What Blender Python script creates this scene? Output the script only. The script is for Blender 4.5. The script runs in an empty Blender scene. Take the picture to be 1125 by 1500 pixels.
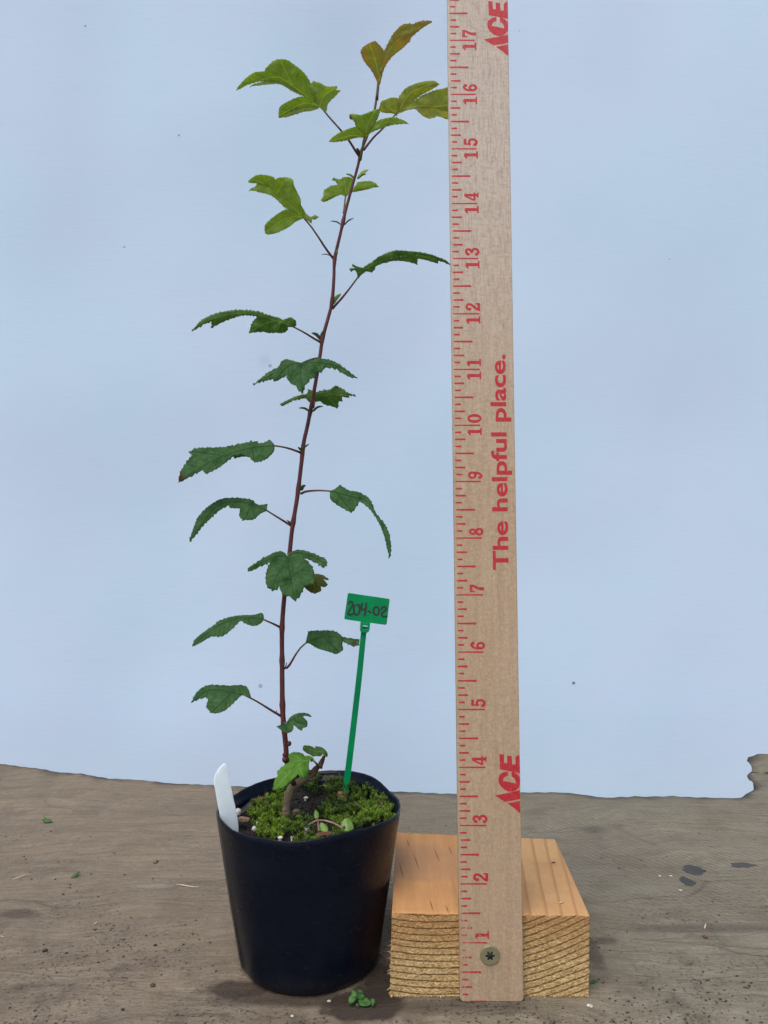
import bpy, bmesh, math, random
from mathutils import Vector, noise
from mathutils.geometry import delaunay_2d_cdt
R = math.radians
S = 0.0254                      # everything below is written in inches and scaled here
scene = bpy.context.scene
# ------------------------------------------------------------------ camera
F = 1083.0; TH = R(1.5); H = 8.12
cd = bpy.data.cameras.new('camera'); cam = bpy.data.objects.new('camera', cd)
scene.collection.objects.link(cam); scene.camera = cam
cam.location = (0, 0, H*S); cam.rotation_euler = (R(90)+TH, 0, 0)
cd.sensor_fit = 'VERTICAL'; cd.sensor_height = 36; cd.lens = 36*F/1500
cd.clip_start = 0.01; cd.clip_end = 100
# ------------------------------------------------------------------ world, sun, exposure
SUN_EL, SUN_AZ = 58, 205        # azimuth clockwise from +Y (north)
w = bpy.data.worlds.new("World"); scene.world = w; w.use_nodes = True
nt = w.node_tree; bg = nt.nodes['Background']
sky = nt.nodes.new('ShaderNodeTexSky'); sky.sky_type = 'NISHITA'; sky.sun_disc = False
sky.sun_elevation = R(SUN_EL); sky.sun_rotation = R(SUN_AZ); sky.air_density = 1.0; sky.dust_density = 3.0
nt.links.new(sky.outputs[0], bg.inputs[0]); bg.inputs[1].default_value = 0.15
sd = bpy.data.lights.new('sun', 'SUN'); sun = bpy.data.objects.new('sun', sd); scene.collection.objects.link(sun)
sd.energy = 1.6; sd.angle = R(40); sd.color = (1, .95, .88)
az, el = R(SUN_AZ), R(SUN_EL)
sdir = Vector((math.sin(az)*math.cos(el), math.cos(az)*math.cos(el), math.sin(el)))
sun.rotation_euler = sdir.to_track_quat('Z', 'Y').to_euler()
sun.location = (0, 0, 3)
vs = scene.view_settings; vs.view_transform = 'Standard'; vs.look = 'None'; vs.exposure = 0.25; vs.gamma = 1; vs.use_curve_mapping = False

# ------------------------------------------------------------------ geometry helpers
rnd = random.Random(7)
def P(px, py, Y):               # point of the photograph at depth Y
    v = -(py-750)/F; dx = (px-562.5)/F
    dy = math.cos(TH)-v*math.sin(TH); dz = math.sin(TH)+v*math.cos(TH)
    t = Y/dy
    return Vector((dx*t, Y, H+dz*t))
def G(px, py, z=0.0):           # point of the photograph on the plane at height z
    v = -(py-750)/F; dx = (px-562.5)/F
    dy = math.cos(TH)-v*math.sin(TH); dz = math.sin(TH)+v*math.cos(TH)
    t = (z-H)/dz
    return Vector((dx*t, dy*t, z))
def toPix(p):
    d = p-Vector((0, 0, H)); yc = d.y*math.cos(TH)+d.z*math.sin(TH); zc = -d.y*math.sin(TH)+d.z*math.cos(TH)
    return 562.5+F*d.x/yc, 750-F*zc/yc
def fbm(p, o=3): return noise.fractal(Vector(p), 1.0, 2.0, o)

def tag(o, label=None, cat=None, group=None, kind=None):
    if label: o['label'] = label
    if cat: o['category'] = cat
    if group: o['group'] = group
    if kind: o['kind'] = kind
    return o
def empty(name, loc, label, cat, group=None):
    o = bpy.data.objects.new(name, None); scene.collection.objects.link(o)
    o.location = Vector(loc)*S; o.empty_display_size = .01
    return tag(o, label, cat, group)
def wloc(o):
    l = Vector((0, 0, 0))
    while o: l += o.location; o = o.parent
    return l
class MB:
    def __init__(s): s.v = []; s.f = []; s.a = {}; s.smooth = True
    def add(s, vs, fs, **at):
        n = len(s.v); s.v += [Vector(p) for p in vs]; s.f += [tuple(i+n for i in f) for f in fs]
        for k, val in at.items():
            L = s.a.setdefault(k, []); L += [0.0]*(n-len(L)); L += list(val) if hasattr(val, '__len__') else [val]*len(vs)
        return n
    def tube(s, pts, rad, n=8, cap=True, **at):
        pts = [Vector(p) for p in pts]; m = len(pts)
        if not hasattr(rad, '__len__'): rad = [rad]*m
        vs = []; up = None; av = {k: [] for k in at}
        for i, p in enumerate(pts):
            t = (pts[min(i+1, m-1)]-pts[max(i-1, 0)]).normalized()
            if up is None: up = t.orthogonal().normalized()
            up = (up-t*up.dot(t)).normalized(); b = t.cross(up)
            for k in range(n):
                a = 2*math.pi*k/n
                vs.append(p+(up*math.cos(a)+b*math.sin(a))*rad[i])
            for k, q in at.items(): av[k] += [q[i] if hasattr(q, '__len__') else q]*n
        fs = [(i*n+k, i*n+(k+1) % n, (i+1)*n+(k+1) % n, (i+1)*n+k) for i in range(m-1) for k in range(n)]
        if cap: fs += [tuple(range(n))[::-1], tuple((m-1)*n+k for k in range(n))]
        s.add(vs, fs, **av)
    def box(s, lo, hi):
        x0, y0, z0 = lo; x1, y1, z1 = hi
        s.add([(x0,y0,z0),(x1,y0,z0),(x1,y1,z0),(x0,y1,z0),(x0,y0,z1),(x1,y0,z1),(x1,y1,z1),(x0,y1,z1)],
              [(3,2,1,0),(4,5,6,7),(0,1,5,4),(1,2,6,5),(2,3,7,6),(3,0,4,7)])
    def blob(s, c, r, sub=1, jit=.3, seed=0, sq=(1,1,1)):
        bm = bmesh.new(); bmesh.ops.create_icosphere(bm, subdivisions=sub, radius=1)
        vs = []
        for v in bm.verts:
            d = 1+jit*noise.noise(v.co*1.7+Vector((seed*3.1, seed*1.7, seed)))
            vs.append(Vector((v.co.x*sq[0], v.co.y*sq[1], v.co.z*sq[2]))*r*d+Vector(c))
        s.add(vs, [[v.index for v in f.verts] for f in bm.faces]); bm.free()
    def build(s, name, mat, parent=None, origin=None):
        me = bpy.data.meshes.new(name); o = bpy.data.objects.new(name, me); scene.collection.objects.link(o)
        if parent:
            o.parent = parent; off = wloc(parent)/S
            if origin is not None: o.location = (Vector(origin)-off)*S; off = Vector(origin)
        else:
            if origin is None: origin = s.base()
            o.location = Vector(origin)*S; off = Vector(origin)
        me.from_pydata([(v-off)*S for v in s.v], [], s.f)
        for k, L in s.a.items():
            L += [0.0]*(len(s.v)-len(L))
            at = me.attributes.new(k, 'FLOAT', 'POINT'); at.data.foreach_set('value', L)
        if s.smooth:
            me.polygons.foreach_set('use_smooth', [True]*len(me.polygons))
        me.materials.append(mat); me.update()
        return o
    def base(s):
        n = len(s.v); return Vector((sum(v.x for v in s.v)/n, sum(v.y for v in s.v)/n, min(v.z for v in s.v)))
def recalc(o):
    bm = bmesh.new(); bm.from_mesh(o.data); bmesh.ops.recalc_face_normals(bm, faces=bm.faces); bm.to_mesh(o.data); bm.free()
def bevel(o, w_, seg=2):
    m = o.modifiers.new('bevel', 'BEVEL'); m.width = w_*S; m.segments = seg; m.limit_method = 'ANGLE'; return o
def solid(o, t, off=0):
    m = o.modifiers.new('thickness', 'SOLIDIFY'); m.thickness = t*S; m.offset = off; return o
def cr(p0, p1, p2, p3, t):
    return 0.5*((2*p1)+(p2-p0)*t+(2*p0-5*p1+4*p2-p3)*t*t+(3*p1-p0-3*p2+p3)*t*t*t)
def smooth_line(pts, step, closed=False, sharp=50):
    pts = [Vector(p) for p in pts]; n = len(pts); out = []
    def is_sharp(i):
        if not closed and (i <= 0 or i >= n-1): return True
        a = pts[i]-pts[i-1]; b = pts[(i+1) % n]-pts[i]
        if a.length < 1e-9 or b.length < 1e-9: return True
        return math.degrees(a.angle(b)) > sharp
    for i in range(n if closed else n-1):
        p1 = pts[i]; p2 = pts[(i+1) % n]
        p0 = p1-(p2-p1)*.5 if is_sharp(i) else pts[i-1]
        p3 = p2+(p2-p1)*.5 if is_sharp((i+1) % n if closed else i+1) else pts[(i+2) % n]
        k = max(1, int((p2-p1).length/step))
        for j in range(k): out.append(cr(p0, p1, p2, p3, j/k))
    if not closed: out.append(pts[-1])
    return out
def fill(loop, inner=(), polys=None):
    """triangulate the union of closed 2-D loops, with extra inner points"""
    loops = polys if polys else [loop]
    vs = []; fs = []
    for L in loops:
        L = [tuple(p[:2]) for p in L]
        if sum(L[i-1][0]*L[i][1]-L[i][0]*L[i-1][1] for i in range(len(L))) < 0: L = L[::-1]
        n = len(vs); vs += [Vector((p[0], p[1])) for p in L]; fs.append(list(range(n, len(vs))))
    vs += [Vector((p[0], p[1])) for p in inner]
    V, E_, Fc, ov, oe, of = delaunay_2d_cdt(vs, [], fs, 0, 1e-5)
    keep = [tuple(f) for f, o in zip(Fc, of) if len(o)]
    used = sorted({i for f in keep for i in f}); mp = {a: b for b, a in enumerate(used)}
    return [V[i] for i in used], [tuple(mp[i] for i in f) for f in keep]
def grid_in(loop, step, jit=.25, margin=.6):
    xs = [p[0] for p in loop]; ys = [p[1] for p in loop]; out = []
    y = min(ys)
    while y < max(ys):
        x = min(xs)
        while x < max(xs):
            q = (x+rnd.uniform(-jit, jit)*step, y+rnd.uniform(-jit, jit)*step)
            c = False; n = len(loop); near = False
            for i in range(n):
                a = loop[i]; b = loop[i-1]
                if (a[1] > q[1]) != (b[1] > q[1]) and q[0] < (b[0]-a[0])*(q[1]-a[1])/(b[1]-a[1])+a[0]: c = not c
                if abs(a[0]-q[0])+abs(a[1]-q[1]) < margin*step: near = True; break
            if c and not near: out.append(q)
            x += step
        y += step
    return out

# ------------------------------------------------------------------ material helpers
class NT:
    def __init__(s, name):
        s.m = bpy.data.materials.new(name); s.m.use_nodes = True; s.t = s.m.node_tree; s.n = s.t.nodes
        s.b = s.n['Principled BSDF']; s.out = s.n['Material Output']
        g = s.n.new('ShaderNodeNewGeometry'); s.geo = g
        v = s.n.new('ShaderNodeVectorMath'); v.operation = 'SCALE'; v.inputs['Scale'].default_value = 1/S
        s.t.links.new(g.outputs['Position'], v.inputs[0]); s.pos = v.outputs[0]      # position in inches
    def set(s, sock, val):
        if isinstance(val, bpy.types.NodeSocket): s.t.links.new(val, sock)
        elif hasattr(val, '__len__') and len(val) == 3 and sock.type == 'RGBA': sock.default_value = (*val, 1)
        else: sock.default_value = val
    def math(s, op, a, b=0.0, c=0.0, clamp=False):
        n = s.n.new('ShaderNodeMath'); n.operation = op; n.use_clamp = clamp
        s.set(n.inputs[0], a); s.set(n.inputs[1], b); s.set(n.inputs[2], c); return n.outputs[0]
    def scale(s, vec, sc):
        n = s.n.new('ShaderNodeVectorMath'); n.operation = 'MULTIPLY'; s.set(n.inputs[0], vec); n.inputs[1].default_value = sc; return n.outputs[0]
    def vadd(s, a, b):
        n = s.n.new('ShaderNodeVectorMath'); n.operation = 'ADD'; s.set(n.inputs[0], a); s.set(n.inputs[1], b); return n.outputs[0]
    def noise(s, vec, sc=1, det=3, rough=.55, dist=0, col=False):
        n = s.n.new('ShaderNodeTexNoise'); s.set(n.inputs['Vector'], vec); n.inputs['Scale'].default_value = sc
        n.inputs['Detail'].default_value = det; n.inputs['Roughness'].default_value = rough; n.inputs['Distortion'].default_value = dist
        return n.outputs['Color' if col else 'Fac']
    def vor(s, vec, sc=1, feat='F1'):
        n = s.n.new('ShaderNodeTexVoronoi'); s.set(n.inputs['Vector'], vec); n.inputs['Scale'].default_value = sc; n.feature = feat
        return n.outputs['Distance']
    def rng(s, v, a, b, c=0.0, d=1.0, smooth=False):
        n = s.n.new('ShaderNodeMapRange'); s.set(n.inputs[0], v); n.interpolation_type = 'SMOOTHSTEP' if smooth else 'LINEAR'
        for i, q in zip((1, 2, 3, 4), (a, b, c, d)): s.set(n.inputs[i], q)
        return n.outputs[0]
    def mix(s, f, a, b, mode='MIX'):
        n = s.n.new('ShaderNodeMix'); n.data_type = 'RGBA'; n.blend_type = mode
        s.set(n.inputs[0], f); s.set(n.inputs[6], a); s.set(n.inputs[7], b); return n.outputs[2]
    def sep(s, v):
        n = s.n.new('ShaderNodeSeparateXYZ'); s.set(n.inputs[0], v); return n.outputs
    def attr(s, name):
        n = s.n.new('ShaderNodeAttribute'); n.attribute_name = name; return n.outputs['Fac']
    def bump(s, h, st=.3, dist=.01, prev=None):
        n = s.n.new('ShaderNodeBump'); n.inputs['Strength'].default_value = st; n.inputs['Distance'].default_value = dist*S
        s.set(n.inputs['Height'], h)
        if prev: s.set(n.inputs['Normal'], prev)
        return n.outputs[0]
    def fin(s, col=None, rough=.6, normal=None, spec=.5, metal=0.0):
        if col is not None: s.set(s.b.inputs['Base Color'], col)
        s.set(s.b.inputs['Roughness'], rough); s.b.inputs['Specular IOR Level'].default_value = spec; s.b.inputs['Metallic'].default_value = metal
        if normal: s.set(s.b.inputs['Normal'], normal)
        return s.m
    def translucent(s, col, fac, normal=None):
        tr = s.n.new('ShaderNodeBsdfTranslucent'); s.set(tr.inputs[0], col)
        mx = s.n.new('ShaderNodeMixShader'); mx.inputs[0].default_value = fac
        s.t.links.new(s.b.outputs[0], mx.inputs[1]); s.t.links.new(tr.outputs[0], mx.inputs[2]); s.t.links.new(mx.outputs[0], s.out.inputs[0])
    def spot(s, c, rx, ry, soft=.25, warp=.35, wsc=2.0, rot=0):
        """ragged elliptical patch mask round world point c (inches)"""
        n = s.n.new('ShaderNodeMapping'); n.vector_type = 'TEXTURE'; s.set(n.inputs[0], s.pos)
        n.inputs['Location'].default_value = (c[0], c[1], 0); n.inputs['Rotation'].default_value = (0, 0, rot); n.inputs['Scale'].default_value = (rx, ry, 1)
        x, y, z = s.sep(n.outputs[0])
        d = s.math('SQRT', s.math('ADD', s.math('MULTIPLY', x, x), s.math('MULTIPLY', y, y)))
        d = s.math('ADD', d, s.math('MULTIPLY', s.math('SUBTRACT', s.noise(s.pos, wsc, 3), .5), warp*2))
        return s.rng(d, 1-soft, 1+soft, 1, 0, True)

def mat_plain(name, col, rough=.5, var=.25, sc=8, bump=.2, spec=.5, metal=0, trans=None):
    n = NT(name); f = n.noise(n.pos, sc, 4)
    lo = tuple(c*(1-var) for c in col); hi = tuple(min(1, c*(1+var)) for c in col)
    c = n.mix(n.rng(f, .3, .7), lo, hi)
    n.fin(c, rough, n.bump(n.noise(n.pos, sc*6, 3), bump, .01), spec, metal)
    if trans: n.translucent(c, trans)
    return n.m

# ---- weathered table slab
def mat_table():
    n = NT('weathered_wood'); x, y, z = n.sep(n.pos)
    warp = n.scale(n.noise(n.scale(n.pos, (.12, .25, .3)), 1, 3, .5, 0, True), (0, 3.0, 0))
    p = n.vadd(n.pos, warp)
    grain = n.noise(n.scale(p, (.35, 5.0, 1)), 1.6, 5, .65)
    fine = n.noise(n.scale(p, (1.2, 22, 1)), 1.5, 4, .7)
    cloud = n.noise(n.pos, .22, 4, .55)
    patch = n.noise(n.pos, .8, 5, .65)
    c = n.mix(n.rng(grain, .3, .7), (.148, .117, .085), (.265, .217, .162))
    c = n.mix(n.rng(fine, .35, .75, 0, .55), c, (.30, .262, .205))
    side = n.rng(n.math('ADD', x, n.math('MULTIPLY', n.math('SUBTRACT', cloud, .5), 16)), -5, 5, 0, 1, True)
    c = n.mix(1.0, c, n.mix(side, (1.0, .95, .88), (.96, 1.03, .97)), 'MULTIPLY')
    c = n.mix(n.rng(patch, .48, .72, 0, .45), c, (.105, .083, .062))
    c = n.mix(n.rng(n.noise(n.pos, 1.9, 6, .75), .52, .72, 0, .5), c, (.30, .27, .22))
    c = n.mix(n.rng(n.noise(n.scale(n.pos, (1, 2, 1)), 7, 6, .8), .50, .68, 0, .42), c, (.09, .07, .053))
    c = n.mix(n.rng(n.noise(n.scale(n.pos, (5, 12, 1)), 2, 4, .8), .54, .72, 0, .5), c, (.33, .29, .23))
    c = n.mix(n.rng(n.noise(n.scale(n.pos, (1, 1.6, 1)), 26, 5, .8), .5, .66, 0, .4), c, (.10, .08, .06))
    c = n.mix(n.rng(n.noise(n.scale(n.pos, (1, 1.6, 1)), 17, 5, .8), .52, .68, 0, .35), c, (.34, .30, .24))
    c = n.mix(n.math('MULTIPLY', n.rng(n.noise(n.pos, 1.1, 6, .75), .5, .66, 0, .6), n.rng(y, 17, 13.5, 0, 1)), c, (.085, .066, .05))
    # saw marks, oblique
    mp = n.n.new('ShaderNodeMapping'); n.set(mp.inputs[0], n.pos); mp.inputs['Rotation'].default_value = (0, 0, R(-38))
    sx = n.sep(n.vadd(mp.outputs[0], n.scale(n.noise(n.pos, .5, 2, .5, 0, True), (.25, .25, 0))))[0]
    saw = n.math('SINE', n.math('MULTIPLY', sx, 42))
    sawm = n.math('MULTIPLY', n.math('MULTIPLY', n.rng(y, 14.5, 17.5, 0, 1), n.rng(x, 0, 4, .12, 1)), n.rng(n.noise(n.pos, .5, 3), .3, .6, .25, 1))
    c = n.mix(n.math('MULTIPLY', sawm, n.rng(saw, .1, 1, 0, .28)), c, (.10, .085, .07))
    # crumbs and pits soaked into the grain
    dens = n.rng(n.noise(n.pos, .45, 3), .42, .62, .0, 1)
    near = n.rng(y, 19, 14.5, .1, 1)
    pit = n.math('MULTIPLY', n.rng(n.noise(n.pos, 14, 3, .6), .60, .66, 0, 1), n.math('MULTIPLY', dens, near))
    c = n.mix(n.math('MULTIPLY', pit, .8), c, (.045, .033, .026))
    pit2 = n.math('MULTIPLY', n.rng(n.noise(n.pos, 5, 4, .7), .58, .68, 0, 1), dens)
    c = n.mix(n.math('MULTIPLY', pit2, .5), c, (.075, .055, .043))
    lt = n.rng(n.noise(n.vadd(n.pos, (9, 3, 0)), 11, 3, .6), .70, .74, 0, .5)
    c = n.mix(n.math('MULTIPLY', lt, near), c, (.42, .39, .33))
    # thin cracks running with the grain
    cr_ = n.rng(n.vor(n.scale(p, (.10, 1.1, 1)), 1, 'DISTANCE_TO_EDGE'), 0, .012, 1, 0)
    c = n.mix(n.math('MULTIPLY', cr_, n.rng(cloud, .4, .6, 0, .5)), c, (.06, .047, .038))
    wet = []
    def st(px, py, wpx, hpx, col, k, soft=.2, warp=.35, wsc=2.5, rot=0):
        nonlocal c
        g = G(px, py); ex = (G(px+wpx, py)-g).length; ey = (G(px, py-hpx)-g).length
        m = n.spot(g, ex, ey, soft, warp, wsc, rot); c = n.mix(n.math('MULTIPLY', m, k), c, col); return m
    st(1017, 1274, 15, 7, (.045, .05, .058), .85, .06, .75, 4)
    st(1007, 1290, 9.5, 7, (.045, .05, .058), .85, .06, .75, 4)
    st(1088, 1267, 18, 3.6, (.05, .055, .06), .85, .06, .75, 4)
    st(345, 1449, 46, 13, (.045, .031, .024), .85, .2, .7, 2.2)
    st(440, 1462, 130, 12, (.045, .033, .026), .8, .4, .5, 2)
    st(560, 1440, 36, 34, (.022, .017, .014), .9, .4, .4, 1.6)  # contact shade between pot and block, painted dark into the slab colour
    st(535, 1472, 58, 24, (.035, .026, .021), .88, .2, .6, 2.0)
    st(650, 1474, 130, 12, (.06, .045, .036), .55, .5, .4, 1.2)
    st(28, 1339, 30, 6, (.075, .055, .048), .7, .3, .6, 2.2)
    st(1040, 1360, 130, 6, (.09, .078, .066), .6, .5, .4, .8)
    st(890, 1250, 90, 30, (.16, .13, .105), .3, .6, .5, .8)
    st(870, 1215, 16, 6, (.085, .075, .065), .6, .5, .5, 2)
    st(942, 1303, 30, 6, (.4, .38, .33), .16, .6, 1.6, 9)
    st(228, 1297, 22, 4, (.4, .36, .31), .2, .6, 1.4, 8)
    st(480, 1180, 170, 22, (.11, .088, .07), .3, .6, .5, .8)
    st(1116, 1131, 16, 1.0, (.02, .016, .013), .95, .3, .12, 3)
    st(868, 1392, 10, 22, (.075, .058, .046), .6, .5, .9, 3)
    st(885, 1378, 20, 5, (.06, .047, .038), .6, .5, .9, 3)
    h = n.math('ADD', n.math('MULTIPLY', fine, .5), n.math('MULTIPLY', grain, .9))
    h = n.math('ADD', h, n.math('MULTIPLY', n.math('MULTIPLY', saw, sawm), .14))
    h = n.math('SUBTRACT', h, n.math('MULTIPLY', pit, .5))
    h = n.math('ADD', h, n.math('MULTIPLY', n.noise(n.pos, 25, 3, .7), .35))
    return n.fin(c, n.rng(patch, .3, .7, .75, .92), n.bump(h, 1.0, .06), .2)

# ---- pale basswood of the yardstick (also under the printing)
def wood_nodes(n):
    x, y, z = n.sep(n.pos)
    streak = n.noise(n.scale(n.pos, (9, 1, .45)), 1, 4, .6)
    fib = n.noise(n.scale(n.pos, (40, 1, 3.2)), 1, 3, .6)
    mott = n.noise(n.pos, 1.3, 3)
    c = n.mix(n.rng(streak, .3, .7), (.345, .24, .145), (.43, .31, .20))
    c = n.mix(n.rng(fib, .52, .78, 0, .55), c, (.24, .16, .10))
    c = n.mix(n.rng(mott, .5, .75, 0, .35), c, (.40, .265, .16))
    pale = n.rng(z, 8.0, 15.5, 0, 1, True)                    # paler toward its upper end
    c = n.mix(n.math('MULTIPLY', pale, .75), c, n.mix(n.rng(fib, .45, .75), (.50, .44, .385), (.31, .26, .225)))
    c = n.mix(n.rng(n.noise(n.scale(n.pos, (1.5, 1, 6)), 2, 4, .7), .63, .72, 0, .35), c, (.33, .24, .17))
    cross = n.noise(n.scale(n.pos, (2.2, 1, 7)), 2.5, 5, .75)
    c = n.mix(n.rng(cross, .48, .7, 0, .4), c, (.27, .20, .145))
    spk = n.noise(n.scale(n.pos, (1, 1, 1)), 22, 4, .75)
    c = n.mix(n.rng(spk, .5, .7, 0, .3), c, (.60, .52, .44)); c = n.mix(n.rng(spk, .46, .34, 0, .4), c, (.22, .15, .10))
    h = n.math('ADD', fib, n.math('MULTIPLY', streak, .5))
    return c, h
def mat_ruler():
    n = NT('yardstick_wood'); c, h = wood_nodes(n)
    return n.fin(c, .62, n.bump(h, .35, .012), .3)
def mat_ink():
    n = NT('red_ink'); c, h = wood_nodes(n); x, y, z = n.sep(n.pos)
    wear = n.math('MULTIPLY', n.rng(z, 1.85, 1.3, 0, 1, True), n.rng(z, .05, .9, .45, 1))
    wear = n.math('MULTIPLY', wear, n.rng(x, 1.95, 1.45, .2, 1))
    ns = n.noise(n.scale(n.pos, (30, 1, 22)), 1, 3, .7)
    th = n.rng(wear, 0, 1, .70, .50)
    bare = n.rng(n.math('SUBTRACT', ns, th), -.03, .05, 0, 1)
    ink = n.mix(n.rng(n.noise(n.pos, 26, 3, .7), .3, .7), (.33, .010, .018), (.47, .026, .036))
    ink = n.mix(n.rng(n.noise(n.scale(n.pos, (50, 1, 6)), 1, 2), .5, .8, 0, .35), ink, (.55, .16, .14))
    c = n.mix(bare, ink, c)
    return n.fin(c, .55, n.bump(h, .25, .01), .35)

# ---- softwood block, growth rings run along Y
def mat_block():
    n = NT('fir_wood'); x, y, z = n.sep(n.pos)
    cx, cz = 0.95, 6.2
    wob = n.noise(n.scale(n.pos, (.7, .12, .7)), 1, 3, .5)
    xx = n.math('SUBTRACT', n.math('ADD', x, n.math('MULTIPLY', n.math('SUBTRACT', y, 13.2), -.12)), cx); zz = n.math('SUBTRACT', z, cz)
    r = n.math('SQRT', n.math('ADD', n.math('MULTIPLY', xx, xx), n.math('MULTIPLY', zz, zz)))
    r = n.math('ADD', r, n.math('MULTIPLY', wob, .10))
    fr = n.math('FRACT', n.math('MULTIPLY', r, 9.0))
    late = n.math('MULTIPLY', n.rng(fr, .66, .9, 0, 1, True), n.rng(fr, 1.0, .94, 0, 1))
    isend = n.rng(n.math('ABSOLUTE', n.sep(n.geo.outputs['Normal'])[1]), .5, .8, 0, 1)
    fuzz = n.noise(n.scale(n.pos, (16, 16, 20)), 1, 5, .75)
    fuzz2 = n.noise(n.scale(n.pos, (34, 34, 34)), 1, 3, .6)
    endc = n.mix(n.rng(fuzz, .35, .68), (.38, .215, .07), (.95, .72, .37))
    endc = n.mix(n.math('MULTIPLY', late, n.rng(fuzz2, .3, .6, .9, .4)), endc, (.20, .09, .03))
    endc = n.mix(n.rng(n.math('ADD', z, n.math('MULTIPLY', wob, .8)), 1.0, 1.6, 0, .55), endc, (.40, .18, .055))
    topn = n.noise(n.scale(n.pos, (12, .7, 1)), 1, 4, .6)
    topc = n.mix(n.rng(topn, .3, .7), (.42, .205, .073), (.52, .275, .105))
    topc = n.mix(n.rng(x, 1.9, 2.8, 0, .8), topc, (.50, .30, .13))
    topc = n.mix(n.math('MULTIPLY', late, n.rng(x, 1.9, 2.6, .12, .55)), topc, (.27, .12, .038))
    topc = n.mix(n.rng(n.noise(n.pos, .9, 4, .6), .45, .7, 0, .5), topc, (.36, .165, .065))
    dp = G(625, 1262, 1.45); topc = n.mix(n.math('MULTIPLY', n.spot(dp, .95, .85, .15, .15, 1.2), .42), topc, (.34, .185, .105))
    topc = n.mix(n.math('MULTIPLY', n.rng(n.noise(n.pos, 9, 3, .6), .68, .73), .6), topc, (.17, .09, .05))
    for px, py, L_, ro in ((588, 1275, .30, .10), (610, 1262, .34, .12), (640, 1252, .30, .12), (598, 1235, .16, .1), (632, 1325, .18, .1), (660, 1245, .2, .12), (655, 1330, .12, .1)):
        topc = n.mix(n.math('MULTIPLY', n.spot(G(px, py, 1.45), .011, L_, .5, .04, 3, ro), .75), topc, (.10, .04, .015))
    topc = n.mix(n.math('MULTIPLY', n.rng(n.noise(n.scale(n.pos, (3, 1.5, 1)), 3, 5, .75), .60, .72), .45), topc, (.22, .11, .05))
    c = n.mix(isend, topc, endc)
    h1 = n.math('SUBTRACT', n.math('ADD', fuzz, n.math('MULTIPLY', fuzz2, .6)), n.math('MULTIPLY', late, .5))
    b1 = n.bump(n.math('MULTIPLY', h1, isend), 1.0, .06)
    b2 = n.bump(n.math('ADD', topn, n.noise(n.pos, 20, 3)), .25, .015, b1)
    return n.fin(c, .68, b2, .25)

# ---- pot film
def mat_pot():
    n = NT('black_pot_plastic')
    sc = n.noise(n.scale(n.pos, (2, 2, 40)), 1, 3, .6); d = n.noise(n.pos, 1.2, 4, .6)
    c = n.mix(n.rng(d, .35, .7), (.0014, .0032, .009), (.0028, .006, .014))
    scuff = n.rng(n.noise(n.scale(n.pos, (5, 5, 16)), 1, 6, .8), .60, .72, 0, .35)
    c = n.mix(scuff, c, (.075, .085, .095))
    x, y, z = n.sep(n.pos)
    dust = n.math('MULTIPLY', n.rng(z, .5, .0, 0, .5), n.noise(n.pos, 5, 4, .7))
    c = n.mix(dust, c, (.04, .035, .03))
    h = n.math('ADD', n.math('MULTIPLY', sc, .8), n.noise(n.pos, 3, 3))
    return n.fin(c, n.rng(d, .3, .7, .22, .36), n.bump(h, .2, .02), .17)

# ---- leaves: midrib distance (vv) and run (vu) are stored on the vertices in millimetre-like units
def mat_leaf(name, base, under, red=None, trans=.38, redk=.6, vein=None):
    n = NT(name); u = n.attr('vu'); v = n.attr('vv'); tone = n.attr('tone')
    av = n.math('ABSOLUTE', v)
    mid = n.rng(av, .35, 1.1, 1, 0, True)
    sv = n.math('FRACT', n.math('DIVIDE', n.math('SUBTRACT', u, n.math('MULTIPLY', av, .9)), 8.5))
    side = n.math('MULTIPLY', n.rng(n.math('ABSOLUTE', n.math('SUBTRACT', sv, .5)), .0, .11, 1, 0, True), n.rng(av, 1, 4, 0, 1))
    ret = n.rng(n.vor(n.scale(n.pos, (1, 1, 1)), 22, 'DISTANCE_TO_EDGE'), 0, .09, 1, 0)
    mot = n.noise(n.pos, 5, 4, .6)
    c = n.mix(tone, base, under)
    c = n.mix(n.rng(mot, .3, .75), n.mix(.24, c, (0, 0, 0)), n.mix(.10, c, (.5, .55, .3)))
    c = n.mix(n.math('MULTIPLY', mid, .6 if vein else .36), c, vein or tuple(min(1, b*1.6+.03) for b in under))
    c = n.mix(n.math('MULTIPLY', side, .42 if vein else .26), c, vein or tuple(min(1, b*1.4+.01) for b in under))
    c = n.mix(n.math('MULTIPLY', ret, .10), c, under)
    edge = n.attr('edge')
    if red:
        c = n.mix(n.math('MULTIPLY', n.math('MAXIMUM', n.rng(edge, .2, 1, 0, 1), n.rng(mot, .45, .6, 0, .6)), redk), c, red)
    c = n.mix(n.math('MULTIPLY', n.attr('spoil'), .95), c, (.06, .02, .012))
    h = n.math('ADD', n.math('MULTIPLY', mid, -1.0), n.math('MULTIPLY', side, -.6)); h = n.math('ADD', h, n.math('MULTIPLY', mot, .5))
    n.fin(c, .6, n.bump(h, .5, .025), .09)
    tc = n.mix(1.0, c, (1.35, 1.25, .55), 'MULTIPLY')
    n.translucent(tc, trans); return n.m

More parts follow.
